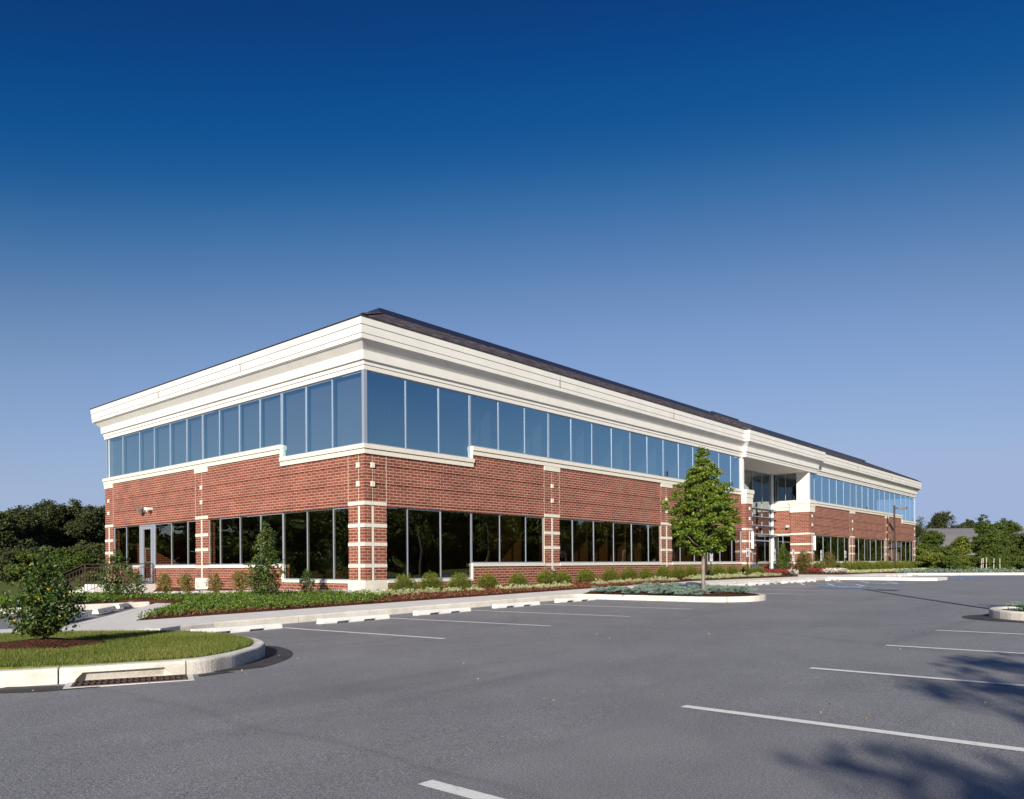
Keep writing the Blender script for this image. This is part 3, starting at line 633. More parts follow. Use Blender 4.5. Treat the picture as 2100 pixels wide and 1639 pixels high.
# ================================================================== OFFICE BUILDING
BX, BY = 15.35, 19.53; LEN, WID = 66.75, 20.2
B = empty('office_building', (BX, BY, 0)); tag(B, 'long two storey red brick office building with white cornice and blue ribbon windows', 'building')
class FB(MB):   # facade boxes: s along the wall, o outward, z up
    def __init__(s, side): super().__init__(); s.side = side
    def b(s, s0, s1, o0, o1, z0, z1):
        if s.side == 'R': s.box(BX+s0, BX+s1, BY-o1, BY-o0, z0, z1)
        elif s.side == 'L': s.box(BX-o1, BX-o0, BY+s0, BY+s1, z0, z1)
        elif s.side == 'E': s.box(BX+37.95-o1, BX+37.95-o0, BY+s0, BY+s1, z0, z1)   # right wall of the entrance recess, facing -X
HEAD, SILL, LSILL, HI, LO = 3.05, 1.18, .64, 5.14, 4.69
GL = -.056
def window(side, ms, z0, z1, glass, low=True, name='window', fw_=.021, d0=-.12, d1=-.053):
    """one glazed opening: frame of mullions + a glass pane behind"""
    f = FB(side); s0, s1 = ms[0], ms[-1]
    f.b(s0, s1, d0, d1, z0, z0+.05); f.b(s0, s1, d0, d1, z1-.05, z1)
    for i, m_ in enumerate(ms):
        a = m_ if i == 0 else (m_-2*fw_ if i == len(ms)-1 else m_-fw_); f.b(a, a+2*fw_, d0+.002, d1+.012, z0+.05, z1-.05)
    w_ = f.build(name, M['silver'], B)
    for a, b in zip(ms[:-1], ms[1:]):
        pass
    g = MB(); o = GL
    for a, b in zip(ms[:-1], ms[1:]):
        t = random.uniform(-.0022, .0022); t2 = random.uniform(-.007, .007)   # each pane sits a hair out of true
        if side == 'R': g.quad([(BX+a, BY-o+t, z0+.02), (BX+b, BY-o-t, z0+.02), (BX+b, BY-o-t+t2, z1-.02), (BX+a, BY-o+t+t2, z1-.02)])
        elif side == 'L': g.quad([(BX-o+t, BY+b, z0+.02), (BX-o-t, BY+a, z0+.02), (BX-o-t+t2, BY+a, z1-.02), (BX-o+t+t2, BY+b, z1-.02)])
        else: g.quad([(BX+37.95-o, BY+b, z0+.02), (BX+37.95-o, BY+a, z0+.02), (BX+37.95-o, BY+a, z1-.02), (BX+37.95-o, BY+b, z1-.02)])
    me_o = g.build('glass', M[glass]); me_o.parent = w_
    return w_
mir = lambda l: [LEN-x for x in reversed(l)]
LR1 = [.87, 1.81, 3.34, 4.88]; LR2 = [4.88, 6.43, 7.97, 9.10]; LR3 = [10.10, 11.07, 12.63, 14.20, 15.73, 17.25, 18.38]; LR4 = [19.44, 20.38, 21.92, 23.42, 24.93, 26.45, 27.64]
RR4 = [38.75, 39.5, 41.41, 43.01, 44.55, 46.06, 47.2]; RR3 = mir(LR3); RR2 = mir(LR2); RR1 = mir(LR1)
for ms, z0 in ((LR1, LSILL), (LR2, SILL), (LR3, SILL), (LR4, SILL), (RR4, SILL), (RR3, SILL), (RR2, SILL), (RR1, LSILL)): window('R', ms, z0, HEAD, 'glass_low')
LL1 = [.85, 1.73, 3.23, 4.72]; LL2 = [4.72, 6.21, 7.67, 9.18, 10.05]; LL3 = [11.08, 11.87, 13.34, 14.95]; LL4 = [16.45, 17.89, 19.27]
window('L', LL1, LSILL, HEAD, 'glass_low'); window('L', LL2, SILL, HEAD, 'glass_low'); window('L', LL3, SILL, HEAD, 'glass_low'); window('L', LL4, SILL, HEAD, 'glass_low')
UW0, UW1 = 5.0, 7.36
UR1 = [.10, 1.77, 3.29, 4.85]; UR2 = [4.85, 6.40, 7.95, 9.47]; UR3 = [9.47, 11.02, 12.55, 14.1, 15.66, 17.19, 18.74]; UR4 = [18.74, 20.28, 21.83, 23.34, 24.86, 26.37, 27.66]
UR5 = [38.12, 38.42, 39.69, 41.23, 42.78, 44.33, 45.93, 47.51]; UR6 = [47.51, 48.97, 50.47, 52.06, 53.62, 55.15, 56.73]; UR7 = [56.73, 58.29, 59.87, 61.9]; UR8 = [61.9, 63.4, 64.98, 66.65]
for ms, z0 in ((UR1, 5.0), (UR2, 5.46), (UR3, 5.46), (UR4, 5.46), (UR5, 5.46), (UR6, 5.46), (UR7, 5.46), (UR8, 5.0)): window('R', ms, z0, UW1, 'glass', name='window', fw_=.023)
UL1 = [.10, 1.76, 3.27, 4.78]; UL2 = [4.78, 6.22, 7.68, 9.19, 10.55]; UL3 = [10.55, 11.91, 13.41, 14.93, 16.43, 18.25, 20.1]
for ms, z0 in ((UL1, 5.0), (UL2, 5.46), (UL3, 5.46)): window('L', ms, z0, UW1, 'glass', fw_=.023)
cp = MB(); cp.box(BX-.02, BX+.10, BY-.02, BY+.10, 5.0, 7.36); cp.box(BX+.10, BX+.17, BY+.03, BY+.09, 5.0, 7.36); cp.box(BX+.03, BX+.09, BY+.10, BY+.17, 5.0, 7.36); cp.build('corner_post', M['silver'], B)
cp = MB(); cp.box(BX+LEN-.10, BX+LEN+.02, BY-.02, BY+.10, 5.0, 7.36); cp.build('corner_post', M['silver'], B)

# brick walls: spandrel strips with recessed courses
T = .30
def wall_strip(f, s0, s1, z0, z1, grooves=((.585, .64), (3.15, 3.175), (3.70, 3.775), (4.30, 4.375))):
    z = z0
    for g0, g1 in grooves:
        if g1 <= z or g0 >= z1: continue
        if g0 > z: f.b(s0, s1, -T, 0, z, g0)
        f.b(s0, s1, -T, -.028, max(g0, z), min(g1, z1)); z = g1
    if z < z1: f.b(s0, s1, -T, 0, z, z1)
f = FB('R')
wall_strip(f, 0, 4.88, HEAD, LO); wall_strip(f, 4.88, 27.67, HEAD, HI); wall_strip(f, 38.72, LEN-4.88, HEAD, HI); wall_strip(f, LEN-4.88, LEN, HEAD, LO)
for a, b in ((4.88, 9.10), (10.10, 18.38), (19.44, 27.64), (38.75, 47.2), (48.37, 56.65), (57.65, LEN-4.88)): wall_strip(f, a, b, -.2, 1.07)
wall_strip(f, .87, 4.88, -.2, .55); wall_strip(f, LEN-4.88, LEN-.87, -.2, .55)
f.build('wall', M['brick'], B)
f = FB('L')
wall_strip(f, T, 4.72, HEAD, LO); wall_strip(f, 4.72, WID, HEAD, HI)
wall_strip(f, .85, 4.72, -.5, .55); wall_strip(f, 4.72, 10.05, -.5, 1.07); wall_strip(f, 11.08, 14.95, -.6, 1.07); wall_strip(f, 16.45, 19.27, -.6, 1.07)
f.build('wall', M['brick'], B)
bk = MB(); bk.box(BX+LEN-T, BX+LEN, BY+.31, BY+WID, -.5, HI); bk.build('wall', M['brick'], B)
bk = MB(); bk.box(BX+.31, BX+LEN-T-.002, BY+WID-T, BY+WID-.002, -.5, HI); bk.build('wall', M['brick'], B)
bk = MB(); bk.box(BX+.05, BX+LEN-.05, BY+WID-.4, BY+WID-.32, HI, 7.4); bk.build('wall', M['eifs'], B)

# piers with stone bands
def pier(side, s0, s1, corner=False, out=0.0, depth=T, zb=-.4, plinth=True, top=HEAD, stripe=True, s_dark=False):
    f = FB(side); zz = [zb, 1.06, 1.17, 1.76, 1.87, 2.36, 2.47, top]
    a0 = s0
    f.b(s0, s1, -depth, out, zb, top)
    p = f.build('pier', M['brick'], B)
    c = (s0+s1)/2; w_ = .045
    for z0, z1 in ((1.065, 1.175), (1.755, 1.87), (2.355, 2.47), (3.065, 3.18)):
        e = .012; g = FB(side)
        if corner and side == 'R' and s0 < 1: g.b(s0-e, s1+.01, out+.001-e, out+e, z0, z1)
        elif corner and side == 'L' and s0 < 1: g.b(s0-.30, s1+.01, out+.001, out+e, z0, z1)
        else: g.b(s0-.01, s1+.01, out+.001, out+e, z0, z1)
        b_ = g.build('stone_band', M['stone']); b_.parent = p
    if stripe:
        g = FB(side); cc = .30 if corner and s0 < .5 else c
        g.b(cc-w_, cc+w_, out+.001, out+.0105, .66, 3.03)
        b_ = g.build('stone_stripe', M['stone']); b_.parent = p
    if plinth:
        g = FB(side)
        if corner and side == 'R' and s0 < 1: g.b(s0-.03, s1+.02, -.05, out+.03, zb, .66)
        elif corner and side == 'L': g.b(0.05, s1+.02, -.05, out+.03, zb, .66)
        else: g.b(s0-.02, s1+.02, -.05, out+.03, zb, .66)
        b_ = g.build('plinth', M['stone']); b_.parent = p
    return p
pier('R', 0, .87, True); pier('L', T, .85, True)
pier('R', 9.10, 10.10); pier('R', 18.38, 19.44); pier('R', 47.2, 48.37); pier('R', 56.65, 57.65); pier('R', LEN-.87, LEN)
pier('L', 10.05, 11.08); pier('L', 19.27, WID)
# small square tiles, joints and blocks above the piers
sq = []
def tile(side, s, z, out=0):
    g = FB(side); g.b(s-.075, s+.075, out+.001, out+.05, z-.085, z+.085); g.build('stone_tile', M['stone'], B, bevel=.006)
for side, cs, out in (('R', (.30, 9.6, 18.9, 47.78, 57.15, LEN-.45), 0), ('L', (.32, 10.56, 19.75), 0), ('R', (28.1, 38.28), .28)):
    for c in cs:
        tile(side, c, 4.34, out); tile(side, c, 3.74, out)
for side, c, z0, top in [('R', .30, 3.18, LO), ('R', 9.6, 3.18, 4.95), ('R', 18.9, 3.18, 4.95), ('R', 47.78, 3.18, 4.95), ('R', 57.15, 3.18, 4.95), ('R', LEN-.45, 3.18, LO), ('R', .878, 3.05, LO), ('R', 9.095, -.1, HI), ('R', 10.105, 3.05, HI), ('R', 18.375, -.1, HI), ('R', 47.195, -.1, HI), ('R', 56.645, -.1, HI),
        ('L', .32, 3.18, LO), ('L', 10.56, 3.18, 4.95), ('L', .855, 3.05, LO), ('L', 11.085, 3.05, HI), ('L', 19.265, 3.05, 5.0)]:
    g = FB(side); g.b(c-.008, c+.008, -.02, .0025, z0, top-.002); g.build('joint', M['joint'], B)
g = FB('R'); g.b(.24, .265, -.02, .002, 3.18, LO-.02); g.build('joint', M['dark_joint_and_shade'], B)
g = FB('R'); g.b(.222, .252, -.02, .0095, .66, 3.02); g.build('joint', M['dark_joint_and_shade'], B)  # dark strip paints in the recess shadow along the stone stripe
for side, spans in (('R', ((9.08, 10.12), (18.36, 19.46), (47.18, 48.39), (56.63, 57.67))), ('L', ((10.03, 11.1), (19.25, WID+.02)))):
    for a, b in spans:
        g = FB(side); g.b(a, b, -.05, .045, 4.95, HI); g.build('stone_block', M['stone'], B)
# sills
def sill(side, s0, s1, z0, h1=.15, h2=.155, o1=.055, o2=.095, e0=0, e1=0):
    g = FB(side); g.b(s0-e0*o1, s1+e1*o1, -.05, o1, z0, z0+h1); g.b(s0, s1, -.05, .02, z0+h1, z0+h1+.015); g.b(s0-e0*o2, s1+e1*o2, -.3, o2, z0+h1+.015, z0+h1+h2+.0)
    return g.build('sill', M['stone'], B)
sill('R', 0, 4.90, LO, e0=1, e1=.5); sill('R', 4.88, 27.67, HI); sill('R', 38.76, LEN-4.86, HI, e1=.5); sill('R', LEN-4.9, LEN, LO, e1=1)
sill('L', .31, 4.74, LO); sill('L', 4.72, WID, HI, e1=1)
g = FB('L'); g.b(.051, .309, -.045, .055, LO, LO+.15); g.build('sill', M['stone'], B)
for side, s in (('R', 4.86), ('L', 4.72), ('R', LEN-4.92)):
    g = FB(side); g.b(s-.01 if side == 'R' else s-.02, s+.045, -.14, .05, 4.995, HI+.32); g.build('sill_return', M['stone'], B)
def lsill(side, s0, s1, z0, z1): g = FB(side); g.b(s0, s1, -.3, .045, z0, z1); g.build('sill', M['stone'], B, bevel=.006)
for a, b in ((4.86, 9.08), (10.12, 18.36), (19.46, 27.64), (38.77, 47.18), (48.39, 56.63), (57.67, LEN-4.86)): lsill('R', a, b, 1.07, 1.185)
lsill('R', .89, 4.90, .55, .645); lsill('R', LEN-4.9, LEN-.89, .55, .645)
lsill('L', .87, 4.74, .55, .645); lsill('L', 4.72, 10.03, 1.07, 1.185); lsill('L', 11.10, 14.93, 1.07, 1.185); lsill('L', 16.47, 19.25, 1.07, 1.185)
for side, s in (('R', 4.88), ('L', 4.72)):
    g = FB(side); g.b(s-.02, s+.04, -.13, .02, .64, 1.07); g.build('jamb', M['stone'], B)
# cornice: moulded profile swept round the roof edge with the entrance bump
PB = .28; S0, S1 = 27.68, 39.2
def ring(o, z):
    P = [(-o, -o), (S0-o, -o), (S0-o, -PB-o), (S1+o, -PB-o), (S1+o, -o), (LEN+o, -o), (LEN+o, WID+o), (-o, WID+o)]
    return [(BX+x, BY+y, z) for x, y in P]
prof = [(-.20, 7.36), (.015, 7.36), (.025, 7.49), (.012, 7.495), (.012, 7.503), (.05, 7.508), (.055, 7.645), (.125, 7.65), (.135, 7.91), (.142, 7.94), (.345, 8.165), (.385, 8.170), (.385, 8.19), (.42, 8.192), (.425, 8.335), (.412, 8.338), (.412, 8.348), (.44, 8.352), (.445, 8.595), (.432, 8.598), (.432, 8.61), (.465, 8.614), (.47, 8.845), (.2, 8.85)]
cm = MB()
for (o0, z0), (o1, z1) in zip(prof[:-1], prof[1:]):
    a, b = ring(o0, z0), ring(o1, z1)
    for i in range(8):
        j = (i+1) % 8
        if i == 2 and o0 < .02 and z0 < 7.4: pass
        cm.quad([a[i], a[j], b[j], b[i]])
cm.build('cornice', M['eifs'], B)
# dark groove shadows of the render joints
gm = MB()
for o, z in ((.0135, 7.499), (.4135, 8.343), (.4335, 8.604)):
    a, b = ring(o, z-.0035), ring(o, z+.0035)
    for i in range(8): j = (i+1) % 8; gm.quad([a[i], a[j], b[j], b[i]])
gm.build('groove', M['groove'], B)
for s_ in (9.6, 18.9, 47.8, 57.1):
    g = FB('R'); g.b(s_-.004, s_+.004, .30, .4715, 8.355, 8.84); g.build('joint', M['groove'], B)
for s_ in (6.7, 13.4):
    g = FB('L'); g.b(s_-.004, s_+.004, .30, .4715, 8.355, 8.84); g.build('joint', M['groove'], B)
# roof
def rect(x0, x1, y0, y1, z): return [(BX+x0, BY+y0, z), (BX+x1, BY+y0, z), (BX+x1, BY+y1, z), (BX+x0, BY+y1, z)]
SL = .476; INS = 3.55; RE = 8.868; RT = RE+(INS+.47)*SL
rm = MB()
a = rect(-.50, LEN+.50, -.50, WID+.50, RE); b = rect(INS, LEN-INS, INS, WID-.85, RT)
for i in range(4):
    j = (i+1) % 4; P = [a[i], a[j], b[j], b[i]]
    run = [Vector(p) for p in P]; e = (run[1]-run[0]).normalized(); n = (run[1]-run[0]).cross(run[3]-run[0]).normalized(); u_ = n.cross(e)
    rm.quad(P, [((p-run[0]).dot(e), (p-run[0]).dot(u_)) for p in run])
rm.quad([(x, y, z-.12) for x, y, z in b], None)
ez = MB(); c0 = rect(-.50, LEN+.50, -.50, WID+.50, RE-.028)
for i in range(4): j = (i+1) % 4; ez.quad([c0[i], c0[j], a[j], a[i]])
# entrance roof
x0, x1, yf, yt = S0-.50, S1+.50, -PB-.50, 3.75
rise = (yt-yf)*SL; wx = (yt-yf)
e0 = [(x0, yf, RE), (x1, yf, RE), (x1, 9, RE), (x0, 9, RE)]; t0 = [(x0+wx, yt, RE+rise), (x1-wx, yt, RE+rise), (x1-wx, 9, RE+rise), (x0+wx, 9, RE+rise)]
W_ = lambda p: (BX+p[0], BY+p[1], p[2])
for P in ([e0[0], e0[1], t0[1], t0[0]], [e0[3], e0[0], t0[0], t0[3]], [e0[1], e0[2], t0[2], t0[1]]):
    run = [Vector(W_(p)) for p in P]; e = (run[1]-run[0]).normalized(); n = (run[1]-run[0]).cross(run[3]-run[0]).normalized(); u_ = n.cross(e)
    rm.quad(run, [((p-run[0]).dot(e), (p-run[0]).dot(u_)) for p in run])
roof = rm.build('roof', M['shingle'], B)
for i, j in ((0, 1), (3, 0), (1, 2)):
    P = [W_((e0[i][0], e0[i][1], RE-.028)), W_((e0[j][0], e0[j][1], RE-.028)), W_(e0[j]), W_(e0[i])]; ez.quad(P)
ez.build('drip_edge', M['bronze'], B)
def hipridge(p, q):
    m_ = MB(); p = Vector(p); q = Vector(q); p = p.lerp(q, .07); d = (q-p).normalized(); s_ = Vector((-d.y, d.x, 0)).normalized()*.13
    m_.quad([p-s_+Vector((0, 0, .0)), q-s_, q+Vector((0, 0, .045)), p+Vector((0, 0, .045))]); m_.quad([p+Vector((0, 0, .045)), q+Vector((0, 0, .045)), q+s_, p+s_])
    o = m_.build('ridge_tile', M['shingle']); o.parent = roof
hipridge(a[0], b[0]); hipridge(a[1], b[1])
capm = MB()
h = .20
def capring(x0, x1, y0, y1, z, th=.10):
    capm.box(BX+x0, BX+x1, BY+y0, BY+y0+th, z, z+h); capm.box(BX+x0, BX+x1, BY+y1-th, BY+y1, z, z+h)
    capm.box(BX+x0, BX+x0+th, BY+y0+th, BY+y1-th, z, z+h-.002); capm.box(BX+x1-th, BX+x1, BY+y0+th, BY+y1-th, z, z+h-.002)
capring(INS-.03, LEN-INS+.03, INS-.03, WID-.8, RT-.02)
capm.build('roof_cap', M['navy'], B)
sg = MB(); sg.box(BX+x0+wx-.3, BX+x1-wx+.3, BY+yt-.05, BY+yt+.05, RE+rise-.06, RE+rise+.10); sg.build('roof_cap', M['navy'], B)
sg = MB(); sg.box(BX+29.2, BX+37.9, BY-.10, BY-.04, RE+.42*SL+.10, RE+.42*SL+.24); sg.build('snow_guard', M['navy'], B)

# entrance recess
EP = PB
pl = pier('R', 27.67, 28.5, out=EP, plinth=False, depth=.3)
pr = pier('R', 37.80, 38.74, out=EP, plinth=False, depth=1.05, zb=-.3)
for s0, s1, dp in ((27.67, 28.5, .3), (37.80, 38.74, 1.05)):
    g = FB('R'); wall_strip(g, s0, s1, HEAD, 4.9); g.v = [(x, y-EP, z) for x, y, z in g.v]; g.build('pier', M['brick'], B)
    g = FB('R'); g.b(s0+.01, s1-.01, -dp, EP-.05, HEAD, 4.9); g.build('pier', M['brick'], B)
    g = FB('R'); g.b(s0-.035, s1+.035, -dp-.02, EP+.035, 4.62, 4.98); g.b(s0-.06, s1+.06, -dp-.02, EP+.06, 4.99, 5.20); g.b(s0-.10, s1+.10, -dp-.04, EP+.10, 5.21, 5.44); g.b(s0-.05, s1+.05, -dp-.02, EP+.04, 4.98, 4.99); g.b(s0-.05, s1+.05, -dp-.02, EP+.05, 5.20, 5.21)
    g.build('stone_cap', M['stone'], B)
# side bands of the right pier (facing -X)
for z0, z1 in ((1.065, 1.175), (1.755, 1.87), (2.355, 2.47), (3.065, 3.18)):
    g = MB(); g.box(BX+37.788, BX+37.80-.001, BY-EP-.012, BY+1.05, z0, z1); g.build('stone_band', M['stone'], B)
    g = MB(); g.box(BX+27.658, BX+27.67-.001, BY-EP-.012, BY-.013, z0, z1); g.build('stone_band', M['stone'], B)
colm = MB(); colm.box(BX+27.68, BX+27.96, BY-.035, BY+.55, 5.44, 7.37); colm.build('column', M['eifs'], B)
colm = MB(); colm.box(BX+37.86, BX+38.12, BY-EP+.05, BY+.62, 5.44, 7.37); colm.build('column', M['eifs'], B)
RD = 2.3
sf = MB(); sf.quad([(BX+27.7, BY-.27, 7.352), (BX+27.7, BY+RD+.2, 7.352), (BX+38.1, BY+RD+.2, 7.352), (BX+38.1, BY-.27, 7.352)]); sf.build('soffit', M['eifs'], B)
g = FB('E'); g.b(1.05, RD, -.25, 0, 3.15, 4.78); g.build('wall', M['brick'], B)
g = FB('E'); g.b(1.05, RD, -.25, 0, -.2, 1.07); g.build('wall', M['brick'], B)
g = FB('E'); g.b(1.05, RD, -.3, .04, 4.78, 4.99); g.b(1.05, RD, -.3, .09, 5.0, 5.44); g.build('sill', M['stone'], B)
g = FB('E'); g.b(1.05, RD, -.3, .04, 1.07, 1.185); g.b(1.05, RD, -.2, .01, 3.05, 3.15); g.build('sill', M['stone'], B)
window('E', [1.05, 1.65, RD], SILL, HEAD, 'glass_low'); window('E', [.62, 1.45, RD-.1], 5.44, 7.35, 'glass_entry')
post = MB(); post.box(BX+37.50, BX+37.66, BY+RD-.14, BY+RD+.1, .2, 7.35); post.build('curtain_wall_post', M['white'], B)
post = MB(); post.box(BX+37.70, BX+37.949, BY+RD, BY+RD+.08, .2, 7.35); post.build('curtain_wall_post', M['white'], B)
def egl(x0, x1, z0, z1, n, y=BY+RD):
    f = MB(); xs = np.linspace(x0, x1, n+1)
    for x in xs: f.box(BX+x-.025, BX+x+.025, y-.03, y+.05, z0, z1)
    f.box(BX+x0, BX+x1, y-.025, y+.045, z0, z0+.05); f.box(BX+x0, BX+x1, y-.025, y+.045, z1-.05, z1)
    w_ = f.build('window', M['silver'], B); g = MB(); g.quad([(BX+x0, y, z0), (BX+x1, y, z0), (BX+x1, y, z1), (BX+x0, y, z1)]); gg = g.build('glass', M['glass_entry']); gg.parent = w_
egl(28.2, 37.50, 3.10, 7.35, 6)
for z in (4.83, 4.25, 3.66, 3.07):
    g = MB(); g.box(BX+28.5, BX+37.75, BY+RD-.34, BY+RD-.05, z-.022, z+.022); g.build('canopy_bar', M['silver'], B)
dr = MB()
for x in (28.3, 29.4, 30.5, 31.6, 34.4): dr.box(BX+x-.04, BX+x+.04, BY+RD-.03, BY+RD+.05, .4, 3.04)
dr.box(BX+28.2, BX+37.50, BY+RD-.025, BY+RD+.045, .38, .46); dr.box(BX+28.2, BX+37.50, BY+RD-.025, BY+RD+.045, 2.62, 2.70)
dd = dr.build('entrance_door', M['silver'], B); g = MB(); g.quad([(BX+28.2, BY+RD, .4), (BX+37.50, BY+RD, .4), (BX+37.50, BY+RD, 3.04), (BX+28.2, BY+RD, 3.04)]); gg = g.build('glass', M['glass_low']); gg.parent = dd
rl = MB(); rl.box(BX+28.25, BX+28.5, BY+.0, BY+RD-.03, -.2, 5.3); rl.build('wall', M['brick'], B)
rl = MB(); rl.box(BX+28.25, BX+28.3, BY+.1, BY+RD-.03, 5.3, 7.35); rl.build('wall', M['dark_glass'], B)
for s in (28.17, 38.34):   # tall white lamps on the entrance piers
    g = MB(); cx = BX+s+.12; cy = BY-EP-.10
    g.tube((cx, cy, 1.98), (cx, cy, 2.98), .085, .085, 14); w_ = g.build('wall_lamp', M['sconce'], B, smooth=False)
    g = MB(); g.tube((cx, cy, 1.86), (cx, cy, 1.98), .05, .09, 12); g.box(cx-.03, cx+.03, cy, BY-EP, 2.2, 2.35); g.box(cx-.03, cx+.03, cy, BY-EP, 2.7, 2.85); q = g.build('bracket', M['bronze']); q.parent = w_
cmx = MB(); cmx.box(BX+37.7, BX+37.94, BY+1.15, BY+1.25, 3.55, 3.63); cmx.box(BX+37.62, BX+37.86, BY+1.1, BY+1.3, 3.60, 3.72); cmx.build('security_camera', M['white'], B)
# side door, light and stairs
g = FB('L')
g.b(14.95, 15.05, -.14, -.03, .40, HEAD); g.b(16.35, 16.45, -.14, -.03, .40, HEAD); g.b(15.05, 16.35, -.14, -.03, HEAD-.08, HEAD)
g.b(15.08, 15.2, -.17, -.02, .42, HEAD-.085); 
df = g.build('door_frame', M['silver'], B)
g = FB('L'); g.b(15.22, 15.36, -.13, -.05, .42, 2.96); g.b(16.16, 16.34, -.13, -.05, .42, 2.96); g.b(15.36, 16.16, -.13, -.05, 2.83, 2.96); g.b(15.36, 16.16, -.13, -.05, .42, .62)
dor = g.build('door', M['silver'], B)
g = MB(); g.quad([(BX+.09, BY+16.16, .6), (BX+.09, BY+15.36, .6), (BX+.09, BY+15.36, 2.84), (BX+.09, BY+16.16, 2.84)]); q = g.build('glass', M['glass_low']); q.parent = dor
g = MB(); xh = BX-.06; g.tube((xh, BY+15.62, 1.35), (xh, BY+15.62, 1.95), .016, n=6); g.tube((xh, BY+15.62, 1.35), (BX+.06, BY+15.40, 1.35), .014, n=6); g.tube((xh, BY+15.62, 1.95), (BX+.06, BY+15.40, 1.95), .014, n=6); q = g.build('handle', M['chrome']); q.parent = dor
g = MB(); yy = BY+15.85; g.box(BX-.16, BX, yy-.10, yy+.14, 3.60, 3.82); g.box(BX-.30, BX-.12, yy-.10, yy+.14, 3.58, 3.74); g.build('wall_light', M['bronze_light'], B)
g = MB(); yy = BY+15.05; g.box(BX-.05, BX, yy-.05, yy+.05, 3.66, 3.76); g.tube((BX-.05, yy, 3.71), (BX-.26, yy+.02, 3.66), .05, .085, 10); g.tube((BX-.05, yy, 3.71), (BX-.2, yy+.28, 3.72), .04, .075, 10); g.build('security_light', M['white'], B)
g = MB(); g.box(BX-.05, BX+.0, BY+10.82, BY+10.92, .80, .93); g.build('outlet_box', M['bronze_light'], B)
# interior, seen dimly through the glass
I = MB()
I.box(BX+.4, BX+LEN-.4, BY+3.0, BY+WID-.5, .30, .38); I.box(BX+.4, BX+LEN-.4, BY+.32, BY+3.0, .28, .38)
I.build('floor', M['carpet'], B)
I = MB(); I.box(BX+.35, BX+27.9, BY+.32, BY+WID-.5, 3.16, 3.22); I.box(BX+38.3, BX+LEN-.4, BY+.32, BY+WID-.5, 3.16, 3.22); I.box(BX+.35, BX+27.9, BY+.32, BY+WID-.5, 7.30, 7.345); I.box(BX+38.3, BX+LEN-.4, BY+.32, BY+WID-.5, 7.30, 7.345); I.build('ceiling', M['ceil'], B)
I = MB(); I.box(BX+.35, BX+27.9, BY+.32, BY+WID-.5, 4.1, 4.2); I.box(BX+38.3, BX+LEN-.4, BY+.32, BY+WID-.5, 4.1, 4.2); I.build('upper_floor', M['carpet'], B)
I = MB()
for s in (8.7, 13.4, 15.0, 16.6, 18.0, 20.9, 22.5, 24.1, 26.0): I.box(BX+s, BX+s+.12, BY+1.0, BY+2.6+random.uniform(-.4, .8), .38, 3.16)
for s in (40.5, 43.5, 51, 59): I.box(BX+s, BX+s+.12, BY+1.2, BY+3, .38, 3.16)
I.box(BX+6.5, BX+LEN-4, BY+7.0, BY+7.1, .38, 3.16)
I.build('partition', M['wood'], B)
for (ms, skip) in ((UR1, 0), (UR2, 1), (UR3, 0), (UR4, 0), (UR5, 0), (UR6, 1), (UR7, 0), (UR8, 1)):
    for a_, b_ in zip(ms[:-1], ms[1:]):
        if random.random() < .25:
            g = MB(); zt = random.choice((7.0, 6.9, 7.1)); g.box(BX+a_+.05, BX+b_-.05, BY+.22, BY+.24, zt, 7.3); g.build('blind', M['blind_cloth'], B)
for ms in (UL1, UL2, UL3):
    for a_, b_ in zip(ms[:-1], ms[1:]):
        if True:
            g = MB(); zt = 5.48+(0 if a_ > 4.7 else -.45)+random.choice((0, 0, 0, .05)); g.box(BX+.22, BX+.24, BY+a_+.05, BY+b_-.05, zt, 7.3); g.build('blind', M['blind_cloth'], B)
I = MB(); I.box(BX+5.2, BX+5.3, BY+3.0, BY+WID-.6, .38, 3.16); I.build('partition', M['carpet'], B)  # dark inner wall added to keep the left ground-floor windows dark
I = MB(); I.box(BX+41.6, BX+43.2, BY+1.0, BY+1.05, .38, 2.0); I.box(BX+44.2, BX+46.0, BY+.8, BY+.85, .38, 2.1); I.build('screen', M['yellow'], B)
I = MB()
for s in (6.25, 9.4, 12.4, 15.5, 18.6, 21.7, 24.7): I.box(BX+s, BX+s+.12, BY+.45, BY+1.7, 4.2, 7.3)
for s in (41.5, 46, 50.5, 55, 59.5): I.box(BX+s, BX+s+.12, BY+1.5, BY+4, 4.2, 7.3)
I.box(BX+3, BX+LEN-3, BY+6.0, BY+6.1, 4.2, 7.3); I.box(BX+3.5, BX+3.6, BY+3, BY+18, 4.2, 7.3)
I.build('partition', M['blind'], B)

